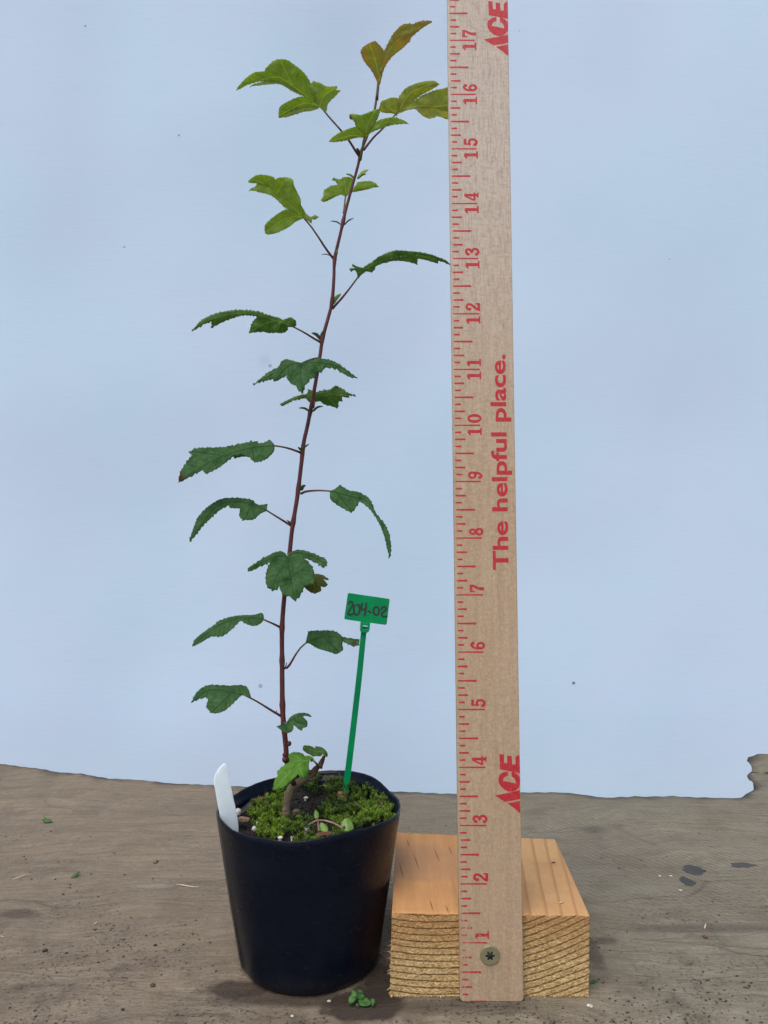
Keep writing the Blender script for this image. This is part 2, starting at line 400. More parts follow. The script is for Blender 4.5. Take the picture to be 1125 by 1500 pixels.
def mat_stem():
    n = NT('stem_bark'); k = n.attr('red')
    f = n.noise(n.scale(n.pos, (20, 20, 5)), 1, 4, .65)
    red = n.mix(n.rng(f, .3, .7), (.05, .013, .015), (.115, .034, .032))
    grn = n.mix(n.rng(f, .3, .7), (.08, .095, .035), (.15, .16, .065))
    c = n.mix(k, grn, red)
    c = n.mix(n.rng(n.noise(n.pos, 18, 3, .6), .66, .72, 0, .5), c, (.25, .19, .15))
    return n.fin(c, .45, n.bump(f, .4, .02), .2)
def mat_collar():
    n = NT('old_bark'); f = n.noise(n.pos, 4, 5, .65); g = n.noise(n.pos, 14, 4, .7); x, y, z = n.sep(n.pos)
    c = n.mix(n.rng(f, .3, .7), (.10, .075, .045), (.19, .15, .10))
    c = n.mix(n.rng(n.noise(n.pos, 2.2, 3), .45, .65, 0, .5), c, (.085, .10, .035))
    c = n.mix(n.rng(z, 3.28, 3.5, 0, .9, True), c, n.mix(n.rng(g, .35, .7), (.05, .018, .014), (.13, .06, .045)))
    c = n.mix(n.rng(g, .62, .72, 0, .5), c, (.26, .23, .18))
    return n.fin(c, .8, n.bump(n.math('ADD', f, g), .9, .05), .25)
def mat_soil():
    n = NT('potting_soil'); f = n.noise(n.pos, 9, 5, .7)
    c = n.mix(n.rng(f, .3, .75), (.006, .0055, .006), (.035, .027, .021))
    c = n.mix(n.rng(n.noise(n.pos, 22, 3), .68, .73, 0, .7), c, (.14, .12, .09))
    return n.fin(c, .8, n.bump(f, 1, .08), .3)
def mat_moss():
    n = NT('moss'); t = n.attr('tone'); g = n.attr('tip')
    c = n.mix(t, (.016, .048, .007), (.22, .36, .022))
    c = n.mix(n.math('MULTIPLY', g, .5), c, (.26, .38, .07))
    c = n.mix(n.rng(n.noise(n.pos, 2.5, 3), .55, .7, 0, .45), c, (.10, .10, .015))
    n.fin(c, .6, None, .25); n.translucent(c, .3); return n.m
def mat_backdrop():
    n = NT('backdrop_cloth'); x, y, z = n.sep(n.pos)
    a = n.noise(n.scale(n.pos, (.09, .1, .07)), 1, 3, .5); b = n.noise(n.scale(n.pos, (.1, .1, .5)), 1, 4, .6)
    c = n.mix(n.rng(a, .38, .62, 0, 1, True), (.575, .715, .84), (.605, .71, .845))
    c = n.mix(n.rng(b, .35, .7, 0, .35), c, (.575, .73, .835))
    c = n.mix(n.rng(n.noise(n.scale(n.pos, (.5, 1, 3.0)), 1, 3, .6), .5, .75, 0, .15), c, (.54, .675, .78))
    def fleck(px, py, r, k):
        nonlocal c
        g = P(px, py, 40); n2 = n.n.new('ShaderNodeVectorMath'); n2.operation = 'DISTANCE'
        n.set(n2.inputs[0], n.scale(n.pos, (1, 0, 1))); n2.inputs[1].default_value = (g.x, 0, g.z)
        c = n.mix(n.rng(n2.outputs['Value'], r*.3, r, k, 0, True), c, (.12, .13, .16))
    for q in ((842, 1002, .12, .9), (129, 45, .09, .6), (266, 206, .09, .6), (184, 364, .10, .45), (383, 1003, .16, .5), (397, 538, .13, .5), (389, 531, .5, .08), (979, 381, .06, .4), (762, 41, .07, .3)): fleck(*q)
    weave = n.math('ADD', n.math('SINE', n.math('MULTIPLY', x, 90)), n.math('SINE', n.math('MULTIPLY', z, 90)))
    nb = n.bump(n.noise(n.scale(n.pos, (1, 1, 8)), 1, 3, .6), .25, .03)
    n.fin(c, .9, nb, .1); n.translucent(c, .25); return n.m

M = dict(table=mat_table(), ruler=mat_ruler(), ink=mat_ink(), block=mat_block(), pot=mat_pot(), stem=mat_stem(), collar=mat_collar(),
         soil=mat_soil(), moss=mat_moss(), backdrop=mat_backdrop(),
         leaf_old=mat_leaf('mature_leaf', (.029, .108, .030), (.055, .145, .05), None, .28, .6, (.012, .045, .010)),
         leaf_mid=mat_leaf('middle_leaf', (.12, .25, .05), (.19, .31, .11), None, .6),
         leaf_young=mat_leaf('young_leaf', (.33, .47, .085), (.43, .52, .23), None, .66),
         leaf_red=mat_leaf('reddish_leaf', (.40, .45, .12), (.46, .48, .22), (.46, .18, .14), .68),
         leaf_olive=mat_leaf('olive_leaf', (.42, .49, .14), (.56, .6, .3), (.46, .30, .16), .68, .15),
         leaf_brown=mat_leaf('ageing_leaf', (.10, .13, .010), (.12, .12, .04), None, .45),
         leaf_bright=mat_leaf('fresh_leaf', (.11, .29, .025), (.17, .34, .08), None, .42),
         floor=mat_plain('bounce_floor', (.40, .39, .36), .9, .12, .1, .1),
         white=mat_plain('white_plastic', (.74, .84, .88), .45, .05, 4, .08, .3),
         green=mat_plain('green_plastic', (.0, .24, .08), .5, .1, 3, .1, .15),
         marker=mat_plain('black_marker', (.014, .028, .028), .6, .3, 20, .1),
         perlite=mat_plain('perlite', (.54, .52, .46), .9, .3, 12, .8),
         chip=mat_plain('bark_chip', (.21, .125, .07), .85, .45, 14, .8),
         darkchip=mat_plain('dark_bark', (.03, .028, .024), .85, .4, 14, .8),
         redbrown=mat_plain('red_brown_debris', (.11, .035, .02), .7, .4, 14, .6),
         straw=mat_plain('dry_straw', (.52, .44, .31), .7, .25, 10, .3),
         scrap=mat_plain('green_leaf_scrap', (.05, .15, .03), .5, .45, 12, .5, .4, 0, .25),
         sprout=mat_plain('weed_green', (.16, .30, .05), .45, .3, 12, .3, .5, 0, .35),
         runner=mat_plain('weed_runner', (.26, .16, .12), .5, .2, 12, .3),
         pinksap=mat_plain('splinter', (.66, .44, .20), .6, .2, 12, .2),
         crumb=mat_plain('soil_crumb', (.05, .036, .028), .9, .5, 5, .5),
         screw=mat_plain('zinc_yellow', (.235, .215, .125), .42, .12, 9, .1, .5, .35),
         steel=mat_plain('bare_steel', (.12, .12, .125), .25, .5, 30, .3, .5, 1.0))

# ================================================================== SETTING
# ---- backdrop sheet
mb = MB(); nx, nz = 90, 60
bv = []
for j in range(nz+1):
    for i in range(nx+1):
        X = -75+150*i/nx; Z = -22+92*j/nz
        Y = 40+.5*math.sin(X*.16+.8)+.25*math.sin(X*.37+Z*.02)+.5*fbm((X*.05, 3, Z*.04))+.10*fbm((X*.3, 1, Z*.06))
        bv.append((X, Y, Z))
mb.add(bv, [(j*(nx+1)+i, j*(nx+1)+i+1, (j+1)*(nx+1)+i+1, (j+1)*(nx+1)+i) for j in range(nz) for i in range(nx)])
o = mb.build('backdrop_sheet', M['backdrop']); solid(o, .03)
tag(o, 'plain pale blue-white sheet hanging behind the whole scene', 'backdrop')
o['kind'] = 'structure'

mb = MB(); mb.add([(-400, -400, -30), (400, -400, -30), (400, 400, -30), (-400, 400, -30)], [(0, 1, 2, 3)])  # unseen plane, added to bounce light onto the leaf undersides
o = mb.build('ground', M['floor']); tag(o, 'unseen pale floor added under the table to bounce light upward', 'floor'); o['kind'] = 'structure'
# ---- table slab with a live back edge
edge_px = [(-420, 1093), (-200, 1104), (0, 1118), (60, 1126), (88, 1131), (120, 1133), (160, 1140), (200, 1142), (250, 1147), (320, 1150), (400, 1154), (500, 1156), (600, 1160),
           (680, 1163), (765, 1160), (820, 1160), (850, 1163), (888, 1168), (930, 1166), (960, 1166.5), (985, 1165.5), (1020, 1167), (1060, 1168.5), (1085, 1168.5), (1092, 1163), (1099, 1159), (1106.5, 1155.5),
           (1105.5, 1150), (1102, 1145), (1097, 1142), (1094, 1137), (1096, 1132.5), (1101, 1130), (1112, 1132), (1125, 1133.4), (1150, 1134.6), (1150, 1132), (1125, 1130.6), (1112, 1129.2), (1101.5, 1126.8),
           (1100, 1120), (1093.5, 1114), (1096, 1110), (1103, 1107), (1110, 1104.5), (1125, 1103.5), (1160, 1101), (1260, 1097), (1500, 1096)]
back = [G(*p) for p in edge_px]
def ragged(L, step, amp):
    out = []
    for a, b in zip(L, L[1:]):
        k = max(1, int((b-a).length/step))
        for j in range(k):
            q = a.lerp(b, j/k)
            out.append((q.x, q.y+amp*fbm((q.x*3, q.y*3, 0), 4)))
    out.append((L[-1].x, L[-1].y)); return out
bl = ragged(back, .22, .030)
loop = [(bl[0][0], 6.5)]+[(x, 6.5) for x in [bl[0][0]+(bl[-1][0]-bl[0][0])*i/40 for i in range(1, 40)]]+[(bl[-1][0], 6.5)]+bl[::-1]
inner = grid_in(loop, .42, .3, .5)
V2, F2 = fill(loop, inner)
bl2 = bl[::2]
def top_z(x, y):
    z = .035*fbm((x*.35, y*.8, 1))+.012*fbm((x*1.5, y*4, 2), 3)-.0
    z *= min(1, max(0, (y-15.5)/3))+.15 if y > 14 else .15
    d = min((abs(x-q[0])*.8+abs(y-q[1])) for q in bl2) if y > 20 else 9
    return z*min(1, .15+d/1.5)-.018*max(0, 1-d/.3)**2
mb = MB(); tv = [(p.x, p.y, top_z(p.x, p.y)) for p in V2]
mb.add(tv, F2)
# walls and underside
def key(p): return (round(p[0], 3), round(p[1], 3))
wl = [(x, y, top_z(x, y)) for x, y in loop]
n0 = len(wl); walls = []; rows = [0, -.25, -.6, -1.0, -1.4, -1.75]
for r_, dz in enumerate(rows):
    for (x, y, z) in wl:
        inset = .22*fbm((x*.6, dz*2, y*.3+5))-.12*r_*.3
        yy = y if r_ == 0 else (y+inset if y > 7 else y)
        qx, qy = toPix(Vector((x, y, 0)))
        xx = x+min(1.5, -dz*2.6) if (y > 20 and 1080 < qx < 1108.5 and not (1126.2 < qy < 1133.2 and qx > 1101.2)) else x       # undercut bulge at the knot
        walls.append((xx, yy, z+dz if r_ else z))
fw = [(r_*n0+i, r_*n0+(i+1) % n0, (r_+1)*n0+(i+1) % n0, (r_+1)*n0+i) for r_ in range(len(rows)-1) for i in range(n0)]
mb.add(walls, fw)
mb.add([(p.x, p.y, -1.75) for p in V2], [f[::-1] for f in F2])
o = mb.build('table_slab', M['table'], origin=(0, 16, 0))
bm = bmesh.new(); bm.from_mesh(o.data); bmesh.ops.remove_doubles(bm, verts=bm.verts, dist=1e-6); bmesh.ops.recalc_face_normals(bm, faces=bm.faces)
bm.to_mesh(o.data); bm.free()
tag(o, 'weathered grey brown rough wooden tabletop with a live back edge', 'table'); o['kind'] = 'structure'

# ================================================================== WOOD BLOCK
BY = 13.115
fl, fr_, br_, bl_ = P(571, 1463, BY), P(862, 1463, BY), None, None
ztop = P(575, 1337, BY).z
c_ = [Vector((P(571, 1460, BY).x, BY, 0)), Vector((P(862.5, 1463, BY).x, BY, 0)), None, None,
      Vector((P(574, 1336, BY).x, BY, ztop)), Vector((P(864, 1342, BY).x, BY, ztop-.055)), None, None]
tr = G(813, 1229, ztop-.05); tl = G(581, 1219, ztop)
c_[6] = tr; c_[7] = tl; c_[2] = Vector((tr.x-.02, tr.y, 0)); c_[3] = Vector((tl.x-.02, tl.y, 0))
mb = MB()
def quadgrid(a, b, c, d, nu, nv, amp, nrm, rough=False):
    vs = []
    for j in range(nv+1):
        for i in range(nu+1):
            u, v = i/nu, j/nv
            p = a.lerp(b, u).lerp(d.lerp(c, u), v)
            e = min(u, 1-u, v, 1-v)
            k = 1 if e > 1e-6 else 0
            vs.append(p+nrm*amp*fbm(p*7, 4)*k)
    mb.add(vs, [(j*(nu+1)+i, j*(nu+1)+i+1, (j+1)*(nu+1)+i+1, (j+1)*(nu+1)+i) for j in range(nv) for i in range(nu)])
A = c_
quadgrid(A[0], A[1], A[5], A[4], 170, 70, .012, Vector((0, -1, 0)))
quadgrid(A[1], A[2], A[6], A[5], 60, 70, .004, Vector((1, 0, 0)))
quadgrid(A[3], A[0], A[4], A[7], 60, 70, .004, Vector((-1, 0, 0)))
quadgrid(A[2], A[3], A[7], A[6], 170, 70, .004, Vector((0, 1, 0)))
quadgrid(A[4], A[5], A[6], A[7], 170, 60, .003, Vector((0, 0, 1)))
quadgrid(A[0], A[3], A[2], A[1], 60, 170, 0, Vector((0, 0, -1)))
# soften the arrises
ctr = sum((q for q in A), Vector())/8
for i, v in enumerate(mb.v):
    dl = v.x-(A[0].x if v.x < ctr.x else A[1].x)
    near = 0
    dzt = ztop-v.z; dyf = v.y-BY; dx = min(abs(v.x-A[4].x), abs(v.x-A[5].x))
    r_ = .035+.015*fbm(v*3)
    if dzt < r_ and dyf < r_: mb.v[i] = v+Vector((0, .35*(r_-dzt), -.35*(r_-dyf)))
    if dzt < r_*1.4 and dx < r_*1.4 and 0: pass
block_e = mb.build('wood_block', M['block'], origin=(ctr.x, ctr.y, 0))
bm = bmesh.new(); bm.from_mesh(block_e.data); bmesh.ops.remove_doubles(bm, verts=bm.verts, dist=2e-6); bmesh.ops.recalc_face_normals(bm, faces=bm.faces)
bmesh.ops.translate(bm, verts=bm.verts, vec=(0, 0, .0)); bm.to_mesh(block_e.data); bm.free()
tag(block_e, 'short sawn block of orange softwood lying behind the foot of the yardstick', 'wood block')
# torn fibres left by the saw
mb = MB(); mb.smooth = False
def sliver(p, d, L, w_):
    d = d.normalized(); s_ = d.cross(Vector((0, 1, 0)));
    if s_.length < .1: s_ = Vector((1, 0, 0))
    s_ = s_.normalized()*w_; q = p+d*L*.6+Vector((0, -.01, rnd.uniform(-.01, .01))); e = p+d*L
    mb.add([p-s_, p+s_, q+s_*.7, q-s_*.7, e, p+Vector((0, -w_, 0)), q+Vector((0, -w_, 0))], [(0, 1, 2, 3), (3, 2, 4), (0, 5, 6, 3), (5, 1, 2, 6), (3, 6, 4), (6, 2, 4)])
for k in range(34):                                   # along the left arris
    z = rnd.uniform(.02, 1.0); p = Vector((A[0].x+(A[4].x-A[0].x)*z/ztop+.01, BY-.004, z))
    sliver(p, Vector((-1, -.4, rnd.uniform(-.8, .8))), rnd.choice((.02, .03, .04, .09)), rnd.uniform(.003, .007))
for k in range(80):                                  # along the bottom edge
    x = rnd.uniform(A[0].x, A[1].x); p = Vector((x, BY-.004, rnd.uniform(.015, .04)))
    sliver(p, Vector((rnd.uniform(-.8, .8), -.5, -.35)), rnd.uniform(.015, .04), rnd.uniform(.003, .008))
for k in range(1500):                                 # fuzz over the end grain
    u, v = rnd.random(), rnd.random(); p = A[0].lerp(A[1], u).lerp(A[4].lerp(A[5], u), v); p.y = BY+.004
    if 1.35 < p.x < 2.52: continue
    sliver(p, Vector((rnd.uniform(-1, 1), -.5, rnd.uniform(-.7, .7))), rnd.uniform(.012, .04), rnd.uniform(.002, .005))
o = mb.build('torn_fibres', M['pinksap'], block_e); o['kind'] = 'stuff'

# ================================================================== YARDSTICK
RY = 12.98; KL = .01
rb_l = P(674.0, 1467.5, RY); rb_r = P(767.3, 1467.5, RY); Zr0 = G(715, 1467.5).z
RW = rb_r.x-rb_l.x; LEN = 19.6
top_l = P(655.3, 0, RY+.17); lean = (top_l.x-rb_l.x)/(top_l.z)
def RP(u, s_, d=0.0):           # u across (inches from left edge), s_ along, d out of the face
    return Vector((rb_l.x+u+lean*s_, RY+KL*s_-d, s_+.002-0*u))
yst = empty('yardstick', RP(RW/2, 0, -.1), 'pale wooden yardstick with red inch marks standing upright, screwed to the block', 'yardstick')
mb = MB()
cr0 = .06
prof = [(cr0, 0), (RW-cr0, 0), (RW-.02, .015), (RW, cr0), (RW, LEN), (0, LEN), (0, cr0), (.018, .018)]
T = .125
vs_ = [RP(u, s_, 0) for u, s_ in prof]+[RP(u, s_, -T) for u, s_ in prof]
k = len(prof)
mb.add(vs_, [tuple(range(k)), tuple(range(2*k-1, k-1, -1))]+[(i, i+k, (i+1) % k+k, (i+1) % k) for i in range(k)])
mb.smooth = False
o = mb.build('board', M['ruler'], yst); recalc(o); bevel(o, .014, 2)
# --- printing helpers (u to the right, s up the stick)
def printed(name, polys, parent=yst, mat='ink', lab=None, conv=RP, d=.0016, mark=False):
    V, Fc = fill(None, (), polys); m_ = MB(); m_.smooth = False
    m_.add([conv(p[0], p[1], d) for p in V], Fc)
    o = m_.build(name, M[mat], parent)
    if lab: o['label'] = lab
    return o
def disc(c, r, n=14): return [(c[0]+r*math.cos(2*math.pi*i/n), c[1]+r*math.sin(2*math.pi*i/n)) for i in range(n)]
def stroke(pts, w_, closed=False, step=.06):
    L = smooth_line([Vector((p[0], p[1], 0)) for p in pts], step, closed, 75); n = len(L)
    if closed: L.append(L[0]); n += 1
    W = [w_(i/(n-1)) if callable(w_) else w_ for i in range(n)]
    out = []
    for i in range(n-1):
        a, b = L[i], L[i+1]; t = (b-a)
        if t.length < 1e-7: continue
        t = t.normalized(); nn = Vector((-t.y, t.x, 0))
        out.append([(a+nn*W[i]/2)[:2], (a-nn*W[i]/2)[:2], (b-nn*W[i+1]/2)[:2], (b+nn*W[i+1]/2)[:2]])
        out.append(disc(a[:2], W[i]/2*.999, 12))
    out.append(disc(L[-1][:2], W[-1]/2*.999, 12)); return out
def bar(x0, y0, x1, y1): return [(x0, y0), (x1, y0), (x1, y1), (x0, y1)]
def dg(ch):                     # bold slab digits in a .66 x 1 box
    if ch == '1': return [bar(.22, .0, .46, .95), bar(.06, .0, .62, .11), [(.05, .74), (.22, .80), (.30, .95), (.46, 1.0), (.22, 1.0-.02), (.05, .86)]], .66
    if ch == '0': return stroke([(.33+.235*math.cos(a), .5+.43*math.sin(a)) for a in [2*math.pi*i/14 for i in range(14)]], lambda t: .13+.09*abs(math.cos(2*math.pi*t)), True), .66
    if ch == '2': return stroke([(.13, .76), (.20, .90), (.35, .94), (.52, .86), (.53, .68), (.42, .5), (.24, .32), (.12, .15)], .17)+[bar(.04, .0, .62, .19), disc((.16, .74), .12), bar(.53, .0, .64, .32)], .68
    if ch == '3': return stroke([(.12, .82), (.3, .93), (.5, .85), (.48, .64), (.3, .54), (.3, .53), (.5, .44), (.54, .22), (.33, .07), (.12, .16)], .18)+[disc((.14, .78), .11), disc((.13, .2), .12)], .66
    if ch == '4': return [bar(.36, .0, .56, 1.0), bar(.02, .22, .66, .36), [(.02, .22), (.02, .36), (.36, 1.0), (.5, 1.0), (.36, .78), (.16, .36), (.16, .22)], bar(.26, .0, .66, .09)], .68
    if ch == '5': return [bar(.14, .80, .58, 1.0), bar(.12, .5, .24, .95)]+stroke([(.18, .56), (.34, .62), (.52, .5), (.53, .25), (.35, .08), (.14, .15)], .18)+[disc((.14, .2), .12)], .66
    if ch == '6': return stroke([(.54, .84), (.38, .93), (.2, .78), (.13, .5), (.14, .28)], .17)+stroke([(.33+.2*math.cos(a), .29+.22*math.sin(a)) for a in [2*math.pi*i/10 for i in range(10)]], .17, True)+[disc((.5, .8), .11)], .68
    if ch == '7': return [bar(.05, .80, .62, 1.0), bar(.05, .64, .15, .98), [(.48, .82), (.62, .82), (.62, .75), (.44, .4), (.42, 0), (.18, 0), (.2, .32), (.32, .58)]], .66
    if ch == '8': return stroke([(.33+.17*math.cos(a), .73+.19*math.sin(a)) for a in [2*math.pi*i/10 for i in range(10)]], .16, True)+stroke([(.33+.21*math.cos(a), .28+.21*math.sin(a)) for a in [2*math.pi*i/10 for i in range(10)]], .17, True), .66
    if ch == '9': return [[(.66-x, 1-y) for x, y in q] for q in dg('6')[0]], .68
DH = .255; BASEU = .515         # digit height, baseline position from left edge
def place(polys, s0, sc, base):  # reading direction runs up the stick
    return [[(base-y*sc, s0+x*sc*.92) for x, y in q] for q in polys]
# fractions of the inch
ticks = []
for e in range(0, 8*19+1):
    s_ = e/8.0
    if e % 8 == 0: u0, u1, t_ = .03, .495, .028
    elif e % 4 == 0: u0, u1, t_ = .03, .37, .036
    elif e % 2 == 0: u0, u1, t_ = .035, .215, .036
    else: u0, u1, t_ = .035, .15, .034
    u1 += rnd.uniform(-.008, .008); u0 += rnd.uniform(-.008, .012)
    if e == 0: u0, u1, s_ = .16, .46, .012; t_ = .02
    ticks.append([(u0+.006, s_-t_*.35), (u1-.012, s_-t_/2), (u1, s_-t_*.25), (u1, s_+t_*.25), (u1-.012, s_+t_/2), (u0+.006, s_+t_*.35), (u0, s_)])
printed('tick_marks', ticks)
for k_ in range(1, 20):
    tx = str(k_)
    if len(tx) == 1:
        pl, w_ = dg(tx); q = place(pl, k_+.035 if k_ > 1 else k_+.05, DH, BASEU)
    else:
        p1, w1 = dg(tx[0]); p2, w2 = dg(tx[1])
        q = place(p1, k_-.035-.66*DH*.92, DH, BASEU)+place(p2, k_+.045, DH, BASEU)
    printed('numeral', q)
# slogan
def text_mesh(txt, size, off):
    cu = bpy.data.curves.new('t', 'FONT'); cu.body = txt; cu.size = size; cu.offset = off; cu.space_character = 1.0; cu.resolution_u = 4
    to = bpy.data.objects.new('t', cu); scene.collection.objects.link(to)
    dgp = bpy.context.evaluated_depsgraph_get(); me = bpy.data.meshes.new_from_object(to.evaluated_get(dgp))
    vs_ = [v.co.copy() for v in me.vertices]; fs_ = [tuple(p.vertices) for p in me.polygons]
    bpy.data.objects.remove(to); bpy.data.curves.remove(cu); bpy.data.meshes.remove(me)
    return vs_, fs_
tv_, tf_ = text_mesh("The helpful place.", 1.0, .024)
x0 = min(v.x for v in tv_); x1 = max(v.x for v in tv_); asc = max(v.y for v in tv_)
kx = (11.27-7.44)/(x1-x0); ky = .272/asc
mb = MB(); mb.smooth = False
mb.add([RP(.945-v.y*ky, 7.44+(v.x-x0)*kx, .0016) for v in tv_], tf_); mb.build('slogan', M['ink'], yst)
# three-letter hardware store mark, drawn from crop coordinates (origin 700,1090, scale 13.64)
def logo(s_off):
    E_ = [(430, 200), (520, 210), (525, 375), (590, 380), (585, 235), (675, 240), (685, 405), (755, 410), (750, 265), (810, 215), (830, 230), (835, 330), (850, 345), (850, 585), (700, 555), (440, 505)]
    Cp = [(600, 548), (605, 630), (555, 645), (520, 675), (500, 735), (620, 755), (760, 790), (755, 730), (725, 680), (672, 645), (672, 555), (720, 560), (785, 600), (830, 650), (852, 720), (850, 800), (820, 870), (760, 925), (690, 950), (610, 948), (540, 920), (460, 850), (420, 780), (410, 700), (425, 630), (480, 580), (540, 555)]
    A1 = [(340, 1025), (600, 975), (835, 920), (848, 1095), (700, 1128), (535, 1152), (460, 1105)]
    A2 = [(590, 1185), (730, 1155), (835, 1130), (848, 1360), (833, 1375), (720, 1275)]
    out = []
    for q in (E_, Cp, A1, A2):
        L = []
        for x, y in q:
            w_ = P(700+x/13.64, 1090+y/13.64, RY+KL*4); s1 = w_.z; u1 = w_.x-rb_l.x-lean*s1
            L.append((min(u1, RW-.006), s1+s_off))
        out.append(L)
    return out
printed('logo', logo(0), lab='red slanted store mark low on the stick'); printed('logo', logo(13.50), lab='red slanted store mark at the upper end of the stick')
# --- screw
sc = P(717.6, 1399.3, RY); su = sc.x-rb_l.x-lean*sc.z; ss = sc.z
mb = MB(); R0 = .168; ring = 40
star = []
for i in range(48):
    a = 2*math.pi*i/48+.12; r_ = .066+.017*math.cos(6*a); star.append((r_*math.cos(a), r_*math.sin(a)))
def circ(r_, n=ring): return [(r_*math.cos(2*math.pi*i/n), r_*math.sin(2*math.pi*i/n)) for i in range(n)]
out_ = circ(R0*.93)
V = [Vector(p) for p in out_]+[Vector(p) for p in star]+[Vector(p) for p in circ(.11, 30)]
V3, E3, F3, ov, oe, of = delaunay_2d_cdt(V, [], [list(range(ring)), list(range(ring, ring+48))], 0, 1e-6)
mb.add([RP(su+p.x, ss+p.y, .030) for p in V3], [tuple(f) for f, q in zip(F3, of) if 0 in q and 1 not in q])
for (ra, da), (rb2, db) in (((R0*.93, .030), (R0, .022)), ((R0, .022), (R0, -.002))):
    mb.add([RP(su+x, ss+y, da) for x, y in circ(ra)]+[RP(su+x, ss+y, db) for x, y in circ(rb2)], [(i, (i+1) % ring, (i+1) % ring+ring, i+ring) for i in range(ring)])
o = mb.build('screw', M['screw'], yst); recalc(o)
mb = MB(); mb.smooth = False
mb.add([RP(su+x, ss+y, .030) for x, y in star]+[RP(su+x*.85, ss+y*.85, .004) for x, y in star]+[RP(su, ss, .012)],
       [(i, (i+1) % 48, (i+1) % 48+48, i+48) for i in range(48)]+[(i+48, (i+1) % 48+48, 96) for i in range(48)])
mb.build('drive_recess', M['steel'], o)

# ================================================================== POT
PC = Vector((-1.44, 14.42)); PR = 1.755
rim_px = [(317, 1189, 0), (327, 1176, 1), (343, 1165, 1), (374, 1148, 1), (402, 1140, 1), (440, 1133, 1), (471, 1130, 1), (513, 1129.5, 1), (535, 1134, 1), (547, 1138.5, 1), (560, 1148, 1), (567, 1157, 1), (580, 1166, 1), (586, 1174, 1), (589, 1182, 0),
          (587, 1190, -1), (579, 1197, -1), (560, 1206, -1), (542, 1213.5, -1), (520, 1218, -1), (499, 1222.5, -1), (480, 1227, -1), (456, 1231.5, -1), (440, 1234, -1), (422, 1234, -1), (405, 1232, -1), (385, 1229, -1), (360, 1225, -1), (343, 1219, -1), (330, 1210, -1), (322, 1201, -1)]
rim = []
for px, py, sd_ in rim_px:
    dx = (px-562.5)/F
    v = -(py-750)/F; dy = math.cos(TH)-v*math.sin(TH); m_ = dx/dy                          # x = m*Y
    a = 1+m_*m_; b = -2*(PC.y+m_*PC.x); c = PC.y**2+PC.x**2-PR**2; disc_ = b*b-4*a*c
    Y = -b/(2*a) if (disc_ <= 0 or sd_ == 0) else (-b+sd_*math.sqrt(disc_))/(2*a)
    z = P(px, py, Y).z
    rim.append((math.atan2(Y-PC.y, m_*Y-PC.x) % (2*math.pi), z))
rim.sort()
def rim_z(a):
    a %= 2*math.pi
    for i in range(len(rim)):
        a0, z0 = rim[i-1]; a1, z1 = rim[i]
        if i == 0: a0 -= 2*math.pi
        if a0 <= a <= a1: return z0+(z1-z0)*(a-a0)/max(1e-6, a1-a0)
    a0, z0 = rim[-1]; a1, z1 = rim[0]; a1 += 2*math.pi
    return z0+(z1-z0)*(a-a0)/(a1-a0)
NA = 220
rz = [sum(rim_z(2*math.pi*(i+d)/NA) for d in range(-3, 4))/7+.006*fbm((i*.5, 0, 0), 3)+.008*fbm((i*.11, 4, 0), 2) for i in range(NA)]
BC = Vector((-1.415, 14.35))
def pot_wall(t, a, inset=0):
    """t 0 at the table .. 1 at the rim"""
    r_ = 1.30+(PR-1.30)*t**.95+.013*math.cos(9*a+1)*(1-t*.6)+.02*fbm((math.cos(a)*1.2, math.sin(a)*1.2, t*1.2), 2)*(1-t*t)
    g = math.exp(-((a-3.62)/.07)**2)*.03*(1-t)+math.exp(-((a-5.45)/.10)**2)*-.02*(1-t*t)
    r_ += g-inset
    c = BC.lerp(PC, t); return c.x+r_*math.cos(a), c.y+r_*math.sin(a)
pot = empty('plant_pot', (BC.x, BC.y, 0), 'dark navy black round plastic nursery pot holding the leafy sapling', 'plant pot')
mb = MB(); vs_ = []; rowsP = []
base_prof = [(.0, .02), (1.0, .0), (1.18, .0), (1.24, .02), (1.28, .07)]
for r_, z in base_prof: rowsP.append([(BC.x+r_*math.cos(2*math.pi*i/NA)*(1+.006*math.cos(9*(2*math.pi*i/NA)+1)), BC.y+r_*math.sin(2*math.pi*i/NA), z+.001) for i in range(NA)])
for k_ in range(0, 29):
    t = .05+.95*k_/28; row = []
    for i in range(NA):
        a = 2*math.pi*i/NA; x, y = pot_wall(t, a); row.append((x, y, rz[i]*t))
    rowsP.append(row)
def inr(dz, ins):
    row = []
    for i in range(NA):
        a = 2*math.pi*i/NA; t = 1+dz/2.85; x, y = pot_wall(t, a, ins); row.append((x, y, rz[i]+dz))
    rowsP.append(row)
inr(.012, .012); inr(.006, .035); inr(-.05, .045); inr(-.11, .05); inr(-.125, .085); inr(-.2, .09); inr(-.5, .10); inr(-.9, .11)
for row in rowsP: vs_ += row
mb.add(vs_, [(j*NA+i, j*NA+(i+1) % NA, (j+1)*NA+(i+1) % NA, (j+1)*NA+i) for j in range(len(rowsP)-1) for i in range(NA)])
o = mb.build('pot_body', M['pot'], pot); recalc(o)

